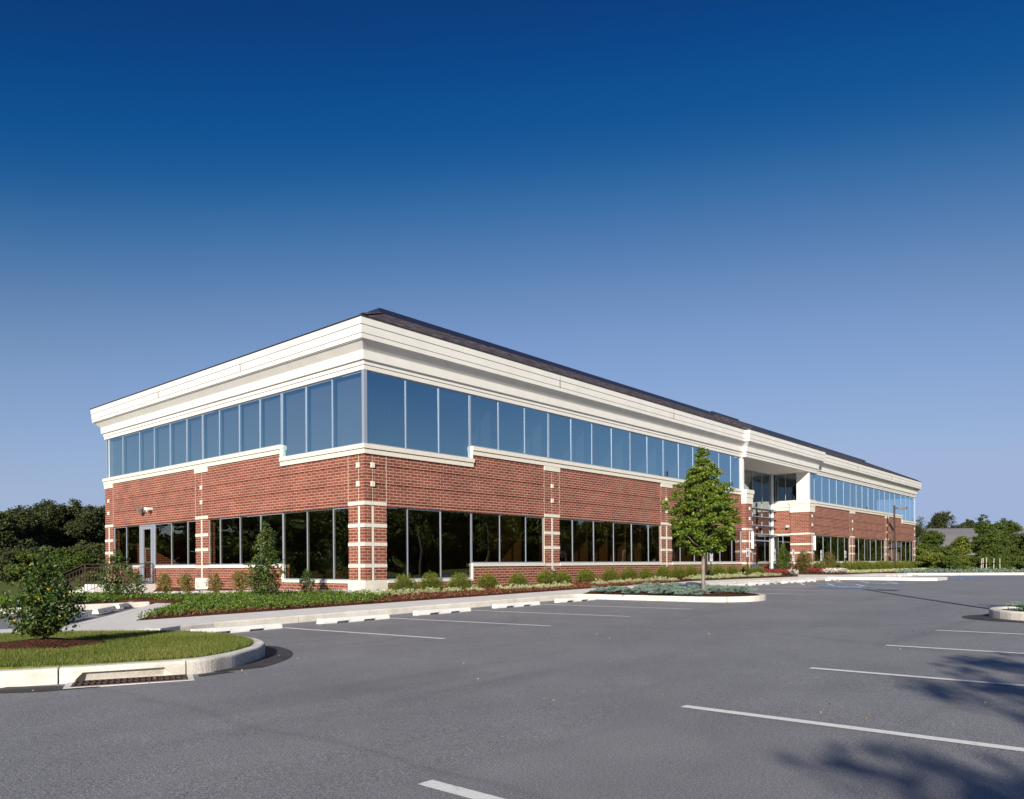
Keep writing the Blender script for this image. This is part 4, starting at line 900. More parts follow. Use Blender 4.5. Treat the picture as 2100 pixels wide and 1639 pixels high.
# landing, steps and railings by the side door: one thing
LD = empty('entry_stairs', (BX-2.1, BY+14.6, 0)); tag(LD, 'concrete landing and steps below the glazed side door at the left', 'stairs')
g = MB(); g.box(BX-2.1, BX-.001, BY+14.6, BY+17.1, -.6, .385)
for i in range(4): g.box(BX-2.1-.30*(i+1), BX-2.1-.30*i, BY+14.6, BY+17.1, -.7, .385-.135*(i+1))
g.build('steps', M['walk'], LD)
g = MB(); g.box(BX-3.6, BX-2.1, BY+14.42, BY+14.599, -.7, -.02); g.box(BX-2.7, BX-2.1, BY+14.43, BY+14.598, -.05, .22); g.build('cheek_wall', M['walk'], LD)
def railing(y):
    mb = MB(); top = 1.25; xl = BX-2.1; xr = BX-.15; xe = BX-3.75; ze = top-.72
    mb.box(xl, xr, y-.02, y+.02, top, top+.04); mb.box(xl, xr, y-.015, y+.015, top-.14, top-.11); mb.box(xl, xr, y-.015, y+.015, .46, .49)
    for x in np.arange(xl, xr+.01, .13): mb.box(x-.009, x+.009, y-.009, y+.009, .48, top-.11)
    for x in (xl, xr): mb.box(x-.022, x+.022, y-.022, y+.022, .38, top)
    def sl(x): return (x-xe)/(xl-xe)
    for d, r in ((0, .02), (-.14, .014), (-.80, .014)): mb.tube((xl, y, top+.02+d), (xe, y, ze+.02+d), r, n=6)
    for x in np.arange(xe, xl, .13):
        zt = ze+(top-ze)*sl(x); mb.box(x-.009, x+.009, y-.009, y+.009, zt-.79, zt-.11)
    mb.box(xe-.022, xe+.022, y-.022, y+.022, -.5, ze)
    return mb
railing(BY+14.68).build('railing', M['rail'], LD); railing(BY+17.02).build('railing', M['rail'], LD)
mb = MB()
for yy in (BY+14.68, BY+17.02): pass
# ================================================================== OBJECTS IN THE LOT
def wheel_stop(x, y, label, rot=0, z=None):
    global WS
    if 'WS' not in globals():
        mb = MB(); Lh = .915
        prof_ = [(-.085, 0), (-.085, .03), (-.052, .115), (.052, .115), (.085, .03), (.085, 0)]
        xs = [-Lh, -Lh+.04, -.52, -.50, -.20, -.18, .18, .20, .50, .52, Lh-.04, Lh]
        def sec(xx, end):
            k = .93 if end else 1
            cut = .045 if (.2 <= abs(xx) <= .50) else 0
            out = []
            for yy, zz in prof_:
                z_ = max(zz, cut) if zz < .04 else zz*(.97 if end else 1)
                out.append((xx, yy*k, z_))
            return out
        S = [sec(xx, i in (0, len(xs)-1)) for i, xx in enumerate(xs)]
        for a, b in zip(S[:-1], S[1:]):
            for i in range(len(a)): j = (i+1) % len(a); mb.quad([a[i], b[i], b[j], a[j]][::-1])
        mb.quad(S[0][::-1]); mb.quad(S[-1])
        me = mesh_of(mb, 'wheel_stop', M['stop']); WS = me
    o = bpy.data.objects.new('wheel_stop', WS); COL.objects.link(o); o.location = (x, y, A(x, y)-.002 if z is None else z); o.rotation_euler = (0, 0, R(rot)+random.uniform(-.015, .015))
    return tag(o, label, 'wheel stop', 'concrete wheel stops at the heads of the stalls')
ords = ['nearest', 'second', 'third', 'fourth', 'fifth', 'sixth', 'seventh', 'eighth', 'ninth', 'tenth', 'eleventh', 'twelfth', 'thirteenth', 'fourteenth', 'fifteenth', 'sixteenth', 'seventeenth', 'eighteenth', 'nineteenth', 'twentieth', 'twenty-first', 'twenty-second', 'twenty-third', 'twenty-fourth', 'twenty-fifth', 'twenty-sixth']
for k, x in enumerate((7.62, 10.35, 13.0, 15.75, 18.42)):
    lab = ['white concrete wheel stop just behind the grass island, nearest the camera', 'second white wheel stop from the grass island, in front of the sidewalk', 'third white wheel stop from the grass island, in front of the sidewalk',
           'fourth white wheel stop from the grass island, in front of the sidewalk', 'white wheel stop next to the left kerb of the tree island'][k]
    wheel_stop(x, 13.55, lab)
for k, x in enumerate((23.6, 26.3, 29.1, 31.5, 35.0, 37.1, 40.7)): wheel_stop(x, 13.55, '%s wheel stop past the tree island, before the entrance walk' % ['first', 'second', 'third', 'fourth', 'fifth', 'sixth', 'seventh'][k])
for k, x in enumerate((51.4, 54.1, 56.6)): wheel_stop(x, 13.6, '%s far wheel stop beyond the entrance walk' % ['first', 'second', 'third'][k])
for k, (x, y) in enumerate(((6.9, 19.55), (8.42, 21.75), (9.9, 24.05))):
    pass
dirL = (math.cos(R(55)), math.sin(R(55)))
for k, (x, y) in enumerate(((6.28, 18.75), (7.85, 21.0), (9.15, 22.9))):
    wheel_stop(x+dirL[0]*.915, y+dirL[1]*.915, ['wheel stop in the side lot half hidden by the big holly', 'middle white wheel stop of the side lot beside the walk', 'farthest wheel stop of the side lot, by the bed kerb'][k], 55, z=A(x, y)+.05)

# lamp posts
def lamp(x, y, z, label, h=5.75, rot=0):
    r_ = empty('lamp_post', (x, y, z)); r_.rotation_euler = (0, 0, rot)
    mb = MB(); mb.box(-.06, .06, -.06, .06, 0, h); o = mb.build('pole', M['bronze']); o.parent = r_
    mb = MB(); mb.box(-.14, .14, -.14, .14, 0, .03); mb.tube((0, 0, -.4), (0, 0, .0), .22, .22, 14); o = mb.build('base', M['concrete']); o.parent = r_
    mb = MB(); mb.box(-.03, .03, -.36, -.06, h-.30, h-.22); o = mb.build('arm', M['bronze']); o.parent = r_
    mb = MB(); mb.box(-.19, .19, -.98, -.36, h-.36, h-.17); o = mb.build('lamp_head', M['bronze_light']); o.parent = r_
    mb = MB(); mb.box(-.15, .15, -.94, -.40, h-.375, h-.361); l_ = mb.build('lens', M['lens']); l_.parent = o
    return tag(r_, label, 'lamp post', 'square parking lot lamp posts')
lamp(36.35, 18.47, bedz(36.35, 18.47)-.02, 'dark lamp post whose box head sticks out right behind the young maple', 5.62)
lamp(70.9, 18.5, bedz(70.9, 18.5)-.02, 'slim bronze lamp post standing before the far right end of the facade', 5.55)
lamp(17.75, 1.9, A(17.75, 1.9)+.12, 'lamp post on the kerbed island at the right, casting the long shadow', 5.9)

# accessible parking signs
def sign(x, y, label, two=True):
    z = bedz(x, y); r_ = empty('parking_sign', (x, y, z))
    mb = MB(); mb.box(-.028, .028, -.012, .012, -.3, 1.42); mb.box(-.008, .008, -.03, -.012, -.3, 1.3); o = mb.build('post', M['green_post']); o.parent = r_
    mb = MB(); mb.box(-.15, .15, -.036, -.031, 1.06, 1.52); p_ = mb.build('sign_plate', M['white'], bevel=0); p_.parent = r_
    mb = MB(); mb.box(-.09, .09, -.0385, -.0365, 1.14, 1.35)
    o = mb.build('symbol_panel', M['sign_blue']); o.parent = p_
    mb = MB(); yy = -.0405
    def bar(a0, b0, a1, b1, w_):
        d = Vector((a1-a0, b1-b0)).normalized(); n = Vector((-d.y, d.x))*w_
        mb.quad([(a0-n.x, yy, b0-n.y), (a1-n.x, yy, b1-n.y), (a1+n.x, yy, b1+n.y), (a0+n.x, yy, b0+n.y)])
    for i in range(10): t0 = R(120+i*22); t1 = R(120+(i+1)*22); bar(-.005+.045*math.cos(t0), 1.205+.045*math.sin(t0), -.005+.045*math.cos(t1), 1.205+.045*math.sin(t1), .007)
    bar(-.02, 1.30, -.015, 1.235, .010); bar(-.015, 1.235, .03, 1.235, .009); bar(.03, 1.235, .05, 1.17, .009); bar(-.018, 1.27, .025, 1.265, .006)
    mb.quad([(-.02+.014*math.cos(t), yy, 1.32+.014*math.sin(t)) for t in np.linspace(0, 6.28, 9)[:-1]])
    o = mb.build('wheelchair_symbol', M['white']); o.parent = p_
    mb = MB(); mb.box(-.10, .10, -.0385, -.0365, 1.455, 1.475); mb.box(-.08, .08, -.0385, -.0365, 1.405, 1.425); mb.box(-.05, .05, -.0385, -.0365, 1.095, 1.105); o = mb.build('lettering', M['sign_dark']); o.parent = p_
    if two:
        mb = MB(); mb.box(-.15, .15, -.036, -.031, .84, 1.03); q = mb.build('lower_plate', M['white']); q.parent = r_
        mb = MB(); mb.box(-.11, .11, -.0385, -.0365, .96, .975); mb.box(-.09, .09, -.0385, -.0365, .90, .915); o = mb.build('lettering', M['sign_dark']); o.parent = q
    return tag(r_, label, 'sign', 'accessible parking signs in the planting')
for x, y, two, lab in ((34.31, 17.16, True, 'blue and white accessible parking sign directly right of the maple trunk'), (38.94, 17.4, False, 'accessible parking sign in front of the left entrance pier'),
        (43.0, 17.6, True, 'accessible parking sign before the glass entrance doors'), (44.0, 16.9, True, 'accessible parking sign with long lower plate at the tip of the bed'),
        (49.4, 17.0, True, 'accessible parking sign before the first window right of the entrance'), (54.11, 17.23, False, 'rightmost accessible parking sign, by the clipped hedge')):
    if (x, y) == (49.4, 17.0): x = 51.0; y = 17.75
    sign(x, y, lab, two)
# bin by the entrance and a fire hose connection on the wall
t_ = empty('litter_bin', (43.6, 18.9, .36)); mb = MB()
mb.box(-.2, .2, -.2, .2, 0, .62); o = mb.build('body', M['bin'], bevel=.02); o.parent = t_
mb = MB(); mb.box(-.23, .23, -.23, .23, .62, .70); o = mb.build('lid', M['bin'], bevel=.02); o.parent = t_; tag(t_, 'small dark blue litter bin by the entrance shrubs', 'bin')
h_ = empty('hose_connection', (BX+9.55, BY, 1.0)); mb = MB(); mb.tube((0, 0, -.12), (0, -.16, -.14), .05, .06, 10); mb.tube((0, -.12, -.14), (-.16, -.24, -.10), .045, .06, 10); mb.tube((0, -.12, -.14), (.13, -.26, -.14), .045, .06, 10); mb.tube((0, -.12, -.14), (0, -.14, -.6), .05, .05, 10)
o = mb.build('valve_body', M['bronze']); o.parent = h_; mb = MB(); mb.tube((-.16, -.24, -.10), (-.20, -.27, -.09), .065, .065, 10); o = mb.build('cap', M['rail']); o.parent = h_; tag(h_, 'small dark hose connection on the brick pier behind the round shrubs', 'hose connection')

# ================================================================== PLANTS
hb = shrub('holly', (HB[0], HB[1], lawnz(*HB)+.08), 'big glossy holly bush on the grass island in the left foreground', 'bush', rot=.6, scale=.83)
shrub('holly_tall', (12.07, 19.94, bedz(12.07, 19.94)), 'tall pointed holly in front of the left facade windows', 'bush', 'hollies along the left facade', rot=1, scale=1.0)
shrub('holly_b', (11.0, 27.5, bedz(11.0, 27.5)-.02), 'wide holly bush standing in front of the side stairs', 'bush', 'hollies along the left facade', rot=2, scale=1.05)
shrub('small_holly', (13.79, 20.41, bedz(13.79, 20.41)), 'small dark holly left of the stone corner plinth', 'bush', 'small hollies', rot=2)
shrub('small_holly', (12.35, 29.1, bedz(12.35, 29.1)), 'small dark holly between the wide holly and the yellow shrubs', 'bush', 'small hollies', rot=0, scale=1.15)
for k, (x, y) in enumerate(((12.3, 26.8), (12.9, 26.4), (12.9, 24.4), (13.5, 23.9), (13.6, 22.9))):
    shrub('yellow', (x, y, bedz(x, y)), ['yellow green shrub right of the stairs landing', 'yellow green shrub left of the stone pier base', 'yellow green shrub right of the stone pier base', 'thin twiggy yellowish shrub left of the tall holly', 'loose yellowish shrub touching the tall holly'][k], group='yellowish shrubs along the left facade', scale=[.95, .92, .9, 1, 1.05][k])
boxes = [(16.49, 19.0), (17.65, 18.95), (18.9, 18.86), (20.2, 18.75), (21.9, 18.76), (23.72, 18.85), (24.62, 18.75), (26.25, 18.75), (28.1, 18.8), (29.6, 18.8), (30.9, 18.7), (32.41, 18.67), (33.66, 18.55), (34.9, 18.6), (36.9, 18.72), (38.3, 18.7), (39.8, 18.6), (41.3, 18.5), (42.7, 18.45)]
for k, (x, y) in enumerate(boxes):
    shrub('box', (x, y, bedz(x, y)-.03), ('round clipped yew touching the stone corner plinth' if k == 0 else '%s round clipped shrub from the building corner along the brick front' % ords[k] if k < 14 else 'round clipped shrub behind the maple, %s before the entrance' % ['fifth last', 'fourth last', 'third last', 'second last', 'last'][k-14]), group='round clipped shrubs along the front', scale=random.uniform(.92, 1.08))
hx = 53.6; k = 0
while hx < 82:
    shrub('box', (hx, 18.75+random.uniform(-.1, .1), bedz(hx, 18.7)-.05), '%s clipped shrub of the hedge right of the entrance' % (ords[k] if k else 'first'), group='hedge shrubs right of the entrance', scale=random.uniform(1.25, 1.45)); hx += 1.25; k += 1
pale = [(14.58, 18.31), (15.3, 18.2), (16.06, 18.25), (16.94, 18.15), (17.8, 18.06), (18.69, 17.91), (20.15, 17.67), (20.8, 17.6), (21.6, 17.45), (22.4, 17.41), (23.05, 17.42), (25.27, 17.4), (26.5, 17.4), (27.5, 17.4), (28.6, 17.36), (29.6, 17.2), (30.64, 17.2), (32.54, 17.2)]
pale += [(x, 17.4+random.uniform(-.12, .12)) for x in np.arange(33.4, 43, .95)]
for k, (x, y) in enumerate(pale):
    shrub('pale', (x, y, bedz(x, y)-.01), 'pale variegated low plant, number %s of the row before the round shrubs' % (ords[k] if k else 'first') if k < 26 else 'last pale variegated low plant of the row, by the entrance', group='pale low plants along the front bed', scale=random.uniform(.62, .95))
# pale edging right of the entrance reads as one mass
P_, r_ = clumps(np.stack([rng.uniform(55.0, 84, 900), rng.normal(17.45, .22, 900), np.zeros(900)], 1), .16, 16, .8); P_[:, 2] += .40+rng.random(len(P_))*.10
tag(link('ground_cover', leaves_mesh('ground_cover', P_, .08, M['leaf_pale'], 1.7, np.array([0, 0, .6]), r_*.8+.15)), 'pale variegated edging in front of the hedge right of the entrance', 'ground cover', kind='stuff')
# flowers
def flowers(poly, n, lab, mat_, h=.22):
    X, Y = scatter(poly, n); C = np.stack([X, Y, [bedz(a, b)+.06 for a, b in zip(X, Y)]], 1); P, r = clumps(C, .13, 9, 1.1); P[:, 2] += rng.random(len(P))*h*.9
    up_ = (P[:, 2]-np.array([bedz(a, b) for a, b in zip(P[:, 0], P[:, 1])])); tag(link('flowers', leaves_mesh('flowers', P, .07, M[mat_], 1.3, np.array([0, 0, .7]), np.clip(up_/h*.75+.9*(rng.random(len(up_))-.55), 0, 1))), lab, 'flowers', kind='stuff')
flowers([(42.9, 17.25), (44.6, 17.25), (44.6, 18.1), (43.4, 18.6)], 520, 'red bedding flowers by the tip of the left bed', 'leaf_red')
flowers([(44.0, 16.75), (45.0, 17.0), (45.2, 17.5), (44.4, 17.4)], 240, 'white bedding flowers by the sign at the tip of the left bed', 'leaf_white')
flowers([(50.6, 17.0), (54.2, 17.0), (54.2, 17.6), (50.6, 17.6)], 500, 'white bedding flowers along the walk right of the entrance', 'leaf_white')
flowers([(50.6, 17.6), (55.2, 17.6), (55.2, 18.3), (50.6, 18.6)], 500, 'red bedding flowers at the foot of the right entrance pier', 'leaf_red')
for k, (kd, x, y, s_, lab) in enumerate((('rust', 43.7, 19.7, 1.0, 'rust tipped leafy shrub left of the entrance doors'), ('mixed', 50.9, 20.2, 1.1, 'tall green shrub right of the white entrance posts'), ('rust', 52.3, 19.3, 1.1, 'rust tipped shrub against the left face of the right entrance pier'),
        ('rust', 54.9, 18.6, 1.0, 'rust tipped shrub at the right foot of the right entrance pier'))):
    shrub(kd, (x, y, .45), lab, group='shrubs round the entrance', scale=s_)
# junipers
for k, (x, y, s_) in enumerate(((20.2, 13.6, .75), (20.0, 12.6, .85), (20.75, 12.0, .9), (20.1, 11.5, .85), (20.0, 10.6, .7), (21.65, 11.1, .8), (21.7, 10.3, .8), (21.1, 9.7, .75), (21.75, 12.9, .85), (20.6, 10.1, .6))):
    shrub('juniper', (x, y, tim(x, y)-.02), ['blue green juniper at the sidewalk end of the tree island', 'second juniper from the sidewalk on the left side of the tree island', 'juniper in the middle of the tree island behind the maple', 'juniper left of the maple trunk', 'juniper on the near left kerb of the tree island',
        'juniper just right of the maple trunk', 'juniper right of the maple near the rounded kerb', 'juniper at the rounded nose of the tree island', 'juniper on the right side of the tree island near the sidewalk', 'small juniper in front of the maple trunk'][k], 'juniper', 'junipers on the tree island', scale=s_)
for k, (x, y, s_) in enumerate(((17.72, 2.22, .62), (18.3, 1.75, .8), (17.6, 1.0, .95), (18.2, .3, .95), (17.5, -.4, .9), (18.2, -1.2, .9))):
    shrub('juniper', (x, y, A(x, y)+.11), 'spreading juniper on the right island, %s from its rounded end' % ['first', 'second', 'third', 'fourth', 'fifth', 'sixth'][k], 'juniper', 'junipers on the right island', scale=s_)
P_, r_ = clumps(np.concatenate([np.stack([rng.uniform(59.5, 62.2, 260), rng.uniform(9, 15.5, 260), np.full(260, .35)], 1), np.stack([62.6+rng.uniform(-.6, 2.6, 240), rng.uniform(3.8, 11.5, 240), np.full(240, .35)], 1)]), .3, 22, .7); P_[:, 2] += rng.random(len(P_))*.15
k_ = P_[:, 0] > 60.0+(12.5-P_[:, 1])*.62; tag(link('juniper_bed', leaves_mesh('juniper_bed', P_[k_], .12, M['leaf_juniper'], 2.6, None, r_[k_])), 'blue green juniper mass along the far kerb of the lot', 'ground cover', kind='stuff')
# ground cover in the corner bed
gp = [(7.0, 16.45), (13.0, 16.4), (14.4, 17.3), (14.6, 19.0), (13.9, 21.5), (12.4, 24), (10.9, 24.6), (10.7, 22.6), (9.95, 20.4)]
X, Y = scatter(gp, 5600); th = np.sin(X*1.9+.5)*np.cos(Y*2.2)*.25+.75; C = np.stack([X, Y, [bedz(a, b)+.05 for a, b in zip(X, Y)]], 1)
dist = np.minimum(1, (Y-16.3)/.5+.25*np.sin(X*3.1)); k_ = (rng.random(len(X)) < th*np.clip(dist, 0, 1)); P_, r_ = clumps(C[k_], .10, 13, .9); P_[:, 2] += rng.random(len(P_))*.07
tag(link('ground_cover', leaves_mesh('ground_cover', P_, .05, M['leaf_cover'], 1.6, np.array([0, 0, .8]), r_)), 'low leafy green ground cover filling the corner bed by the sidewalk', 'ground cover', kind='stuff')
X, Y = scatter([(4.6, 26.2), (9.6, 25.4), (12.3, 25.2), (12.2, 30), (11.4, 32), (8.6, 31)], 3300); k_ = rng.random(len(X)) < .55+.4*np.sin(X*2)*np.sin(Y*1.6)
C = np.stack([X, Y, [max(bedz(a, b), A(a, b)+.12)+.05 for a, b in zip(X, Y)]], 1)[k_]; P_, r_ = clumps(C, .12, 12, .8)
tag(link('ground_cover', leaves_mesh('ground_cover', P_, .08, M['leaf_cover'], 1.6, np.array([0, 0, .8]), r_)), 'low green ground cover in the bed below the side stairs', 'ground cover', kind='stuff')
# river rocks along the left facade
def rocks():
    base = []
    for k in range(5):
        bm = bmesh.new(); bmesh.ops.create_icosphere(bm, subdivisions=2, radius=1)
        for v in bm.verts: v.co *= 1+.22*math.sin(v.co.x*3+k)*math.cos(v.co.y*2.6+k*2)+random.uniform(-.05, .05)
        base.append((np.array([v.co[:] for v in bm.verts]), [[v.index for v in f.verts] for f in bm.faces])); bm.free()
    V = []; F = []; n0 = 0
    pts = [(BX-random.uniform(.05, 1.0), BY+random.uniform(.4, 13.8)) for _ in range(900)]+[(BX-random.uniform(.1, 1.0)+random.uniform(0, .8), BY-random.uniform(0, .5)) for _ in range(50)]
    for x, y in pts:
        if x > BX-.04 and y > BY-.04: continue
        v, f = random.choice(base); s = random.uniform(.04, .10); a = random.uniform(0, 6.28); c_, s_ = math.cos(a), math.sin(a)
        w_ = v*np.array([s*random.uniform(.9, 1.4), s, s*.65]); w_ = np.stack([w_[:, 0]*c_-w_[:, 1]*s_, w_[:, 0]*s_+w_[:, 1]*c_, w_[:, 2]], 1)+[x, y, bedz(x, y)+.04+random.random()*.05]
        V.append(w_); F += [tuple(i+n0 for i in q) for q in f]; n0 += len(v)
    me = bpy.data.meshes.new('rocks'); me.from_pydata(np.concatenate(V).tolist(), [], F); me.materials.append(M['rock']); me.polygons.foreach_set('use_smooth', [True]*len(F))
    tag(link('rocks', me), 'pale river rocks laid along the foot of the left facade', 'rocks', kind='stuff')
rocks()
# mulch chips close to view
X, Y = scatter([(7.2, 16.4), (30, 16.4), (30, 18.6), (15, 18.9), (9, 19)], 15000); C = np.stack([X, Y, [bedz(a, b)+.045 for a, b in zip(X, Y)]], 1); C[:, 2] += rng.random(len(X))*.02
M['chip'] = leaf_mat('mulch_chip', [(.05, .018, .01), (.15, .055, .03), (.28, .13, .08)], .9, 0, .1)
tag(link('mulch_chips', leaves_mesh('mulch_chips', C, .075, M['chip'], 3.2, None)), 'shredded brown bark chips over the front bed', 'mulch', kind='stuff')

X, Y = scatter([(-1, 8.9), (2.9, 8.2), (4.2, 7.6), (6.6, 9.2), (6.8, 12), (6.3, 12.4), (5.9, 9.8), (4.1, 8.2), (2.4, 8.95)], 260); X2, Y2 = scatter([(2, -2.5), (16, -2.5), (30, 8), (24, 9), (8, 8), (3, 4)], 260)
X = np.concatenate([X, X2]); Y = np.concatenate([Y, Y2]); C = np.stack([X, Y, [A(a, b)+.008 for a, b in zip(X, Y)]], 1)
M['litter'] = leaf_mat('litter', [(.09, .06, .03), (.30, .22, .12), (.34, .30, .24)], .9, 0, .1)
tag(link('leaf_litter', leaves_mesh('leaf_litter', C, .026, M['litter'], 1.5, np.array([0, 0, .0]))), 'scattered dry leaf bits and grit on the asphalt', 'litter', kind='stuff')
# ------------------------------------------------------------------ trees
def tree(name, loc, label, crown_pts, crad, per, size, m, trunk, group=None, bark='dark_bark', flat=.8, bias=None, limbs=10, branch_r=.06, asp=1.5, cat='tree', me=None, rot=0, scale=1):
    r_ = empty(name, loc); r_.rotation_euler = (0, 0, rot); r_.scale = (scale,)*3
    if me is None:
        P, r = clumps(crown_pts, crad, per, flat); crown = leaves_mesh('crown', P, size, M[m], asp, bias, r)
        mb = MB(); h, r0, r1 = trunk; limb(mb, (0, 0, -.3), (0, 0, h), r0, r1, 10, 6, .01)
        for k in range(limbs):
            c = crown_pts[random.randrange(len(crown_pts))]; z0 = random.uniform(.55, .97)*min(h, max(.3, c[2]))*(1 if limbs < 40 else 1); z0 = max(z0, 1.15) if limbs > 40 else z0; limb(mb, (0, 0, z0), tuple(c*np.array([.85, .85, 1])), branch_r*(1-z0/h*.6), .012, 6, 4, .05)
        me = (crown, mesh_of(mb, 'trunk', M[bark]))
    for nm, m_ in zip(('crown', 'trunk'), me): o = bpy.data.objects.new(nm, m_); COL.objects.link(o); o.parent = r_
    tag(r_, label, cat, group); return me
# young maple in the island
mp = [(0, .34), (.05, .62), (.13, .88), (.27, 1.0), (.38, .96), (.50, .84), (.62, .68), (.73, .50), (.80, .33), (.88, .18), (.95, .09), (1, .03)]
TX, TY = 21.2, 10.85
C = profile_crown(1.12, 4.30, mp, 520, .5)
tree('maple_tree', (TX, TY, tim(TX, TY)-.0), 'young pyramidal green maple with pale trunk on the kerbed tree island', C, .165, 62, .066, 'leaf_maple', (3.9, .065, .012), bark='bark', flat=.5, bias=np.array([0, 0, -.15]), limbs=46, branch_r=.028, asp=1.25)

# woods left of the building, with depth
def big(loc, label, h, w_, m='leaf_far', n=8, seed=0, group=None, per=130, size=.30, name='broadleaf_tree', trunkh=.25, me=None, clr=.85, fill=26):
    if me is not None: return tree(name, loc, label, None, 0, 0, 0, m, None, group, me=me, rot=random.uniform(0, 6.28))
    lob = []
    for k in range(n):
        a = random.uniform(0, 6.28); t = random.random(); z = h*(trunkh+(1-trunkh)*(.15+.68*t)); rr_ = w_*.5*(1-.55*abs(t-.35))*random.uniform(.25, .75)
        lob.append((rr_*math.cos(a), rr_*math.sin(a), z, w_*random.uniform(.11, .26), w_*random.uniform(.11, .26), h*random.uniform(.06, .14)))
    lob.append((0, 0, h*.82, w_*.2, w_*.2, h*.17))
    C = lobes_crown(lob, per)
    return tree(name, loc, label, C, clr*w_/12, fill, size, m, (h*.75, h*.022, h*.006), group, limbs=14, branch_r=h*.011)
def gz(x, y): return far_gz(x, y)
def uz(u, Z):   # a spot Z metres ahead, under picture column u of the reference frame
    X = (u-1050)/1579*Z; p = fw*Z+rt*X; return (p.x, p.y)
Lw = [(40, 78, 7.3, 6), (98, 84, 8.6, 6.6), (150, 86, 8.7, 6.8), (196, 84, 8.0, 6), (5, 74, 6.4, 6), (68, 96, 8.8, 7), (125, 98, 8.6, 7), (235, 88, 8.2, 8), (178, 100, 9, 7)]
labs = ['dark tree left of the tallest crown behind the side lot', 'tall dark broadleaf tree rising above the big holly', 'tall dark broadleaf tree between the big holly and the stairs', 'dark tree partly cut off by the brick wall edge', 'lower dark tree at the left edge of the picture', 'dark tree behind, seen in the gap at far left', 'dark tree in the second row above the big holly', 'dark tree hidden mostly behind the building', 'dark tree in the second row above the stairs']
for (u, Z, h, w_), lb in zip(Lw, labs): x, y = uz(u, Z); big((x, y, gz(x, y)), lb, h, w_, n=17, group='dark trees beyond the side lot', per=100, size=.22, trunkh=.1)
und = [(95, 66, 2.9, 4.5), (165, 66, 2.9, 4.5), (20, 62, 2.7, 4.5), (205, 66, 3.0, 4.5), (235, 66, 3, 4.5), (60, 60, 2.3, 4), (172, 52, 2.2, 2.6), (130, 60, 2.6, 4)]
for k, (u, Z, h, w_) in enumerate(und):
    x, y = uz(u, Z); big((x, y, gz(x, y)), 'leafy undergrowth bush below the dark trees, %s' % ['behind the big holly', 'behind the stair railing', 'at the far left edge', 'left of the brick wall', 'behind the brick wall edge', 'low one left of the holly top', 'lighter one behind the steps', 'right of the holly top'][k], h, w_, 'leaf_mid' if k > 4 else 'leaf_far', 8, per=60, size=.18, name='bush', group='undergrowth beyond the side lot', trunkh=.0)
# trees and bushes right of the building
rt_ = [(1880, 92, 6.4, 5, 'leaf_far', 'tree behind the right end of the brick facade'), (1942, 138, 10.6, 6.6, 'leaf_far', 'tall dark tree above the grey roof'), (1986, 142, 9.2, 4.6, 'leaf_far', 'dark tree standing right behind the tallest one'), (1901, 120, 6.2, 2.6, 'leaf_far', 'small dark treetop between the facade and the tall tree'),
       (1913, 76, 4.3, 3.0, 'leaf_mid', 'rounded green tree in front of the grey roof at the left'), (1972, 72, 3.5, 2.6, 'leaf_lime', 'lime green bushy tree in front of the low grey roof'), (2018, 74, 5.6, 2.7, 'leaf_mid', 'pointed green tree rising above the grey roofs'), (2062, 76, 5.4, 3.2, 'leaf_mid', 'broad green tree right of the pointed one'),
       (2040, 71, 3.9, 3.4, 'leaf_mid', 'dense green tree between the pointed and the broad one'), (2098, 76, 3.9, 3.4, 'leaf_far', 'darker tree at the right edge of the picture'), (2140, 74, 4.2, 4, 'leaf_mid', 'green tree just beyond the right edge of the picture')]
for u, Z, h, w_, m_, lb in rt_:
    x, y = uz(u, Z); far = Z > 110
    big((x, y, gz(x, y)), lb, h, w_, m_, 24, per=38, size=.24 if far else .13, trunkh=.2 if far else .02, group='trees beyond the far end of the lot', fill=24)
rb = [(1905, 70, 1.9, 2.6, 'leaf_lime'), (1925, 68, 1.8, 2.4, 'leaf_lime'), (1950, 66, 1.5, 2.4, 'leaf_mid'), (1972, 66, 1.6, 2.4, 'leaf_lime'), (1997, 66, 1.5, 2.4, 'leaf_mid'), (2020, 68, 1.6, 2.6, 'leaf_mid'), (2048, 68, 1.5, 2.8, 'leaf_mid'), (2080, 68, 1.5, 2.8, 'leaf_mid'), (1890, 71, 1.35, 1.8, 'leaf_rust'), (1893, 76, 3.0, 2.4, 'leaf_lime'), (1945, 70, 2.5, 2.4, 'leaf_mid'), (2112, 68, 1.6, 3, 'leaf_mid')]
for k, (u, Z, h, w_, m_) in enumerate(rb):
    x, y = uz(u, Z); big((x, y, gz(x, y)), 'wild bush at the far side of the lawn, %s' % ['second from the facade corner', 'third from the facade corner', 'fourth from the facade corner', 'below the lime green tree', 'left of the planting stakes', 'behind the planting stakes', 'behind the farthest stake', 'near the right edge', 'rust brown one by the facade corner', 'tall one tucked behind the facade corner', 'dark one below the grey roof', 'just beyond the right edge'][k], h, w_, m_, 8, per=45, size=.11, name='bush', group='wild bushes beyond the lawn', trunkh=.0)
# row of trees behind the camera: they throw the shadows on the right and fill the window reflections
proto = [None, None, None]
row = [(-11.9, -8.1), (-16.5, -9.2), (-9.6, -7.4), (-5.2, -6.4), (-1.6, -7.6), (3.6, -6.4), (8.6, -6.8), (14.6, -6.4), (20.6, -7.0), (27, -7.2), (34, -8), (42, -7.5), (51, -8), (61, -7)]
row = [(x+.7, y-.45) for x, y in row]
for k, (x, y) in enumerate(row):
    i = k % 3
    proto[i] = big((x, y, A(x, y)), 'street tree of the row along the near side of the lot, behind the camera', [7.8, 7.3, 9.0][i], [3.6, 3.2, 4.0][i], 'leaf_mid', 10, per=20, size=.16, group='trees along the near side of the lot', trunkh=.22, me=proto[i], fill=18) if proto[i] is None else big((x, y, A(x, y)), 'street tree of the row along the near side of the lot, behind the camera', 0, 0, group='trees along the near side of the lot', me=proto[i])
far_proto = None
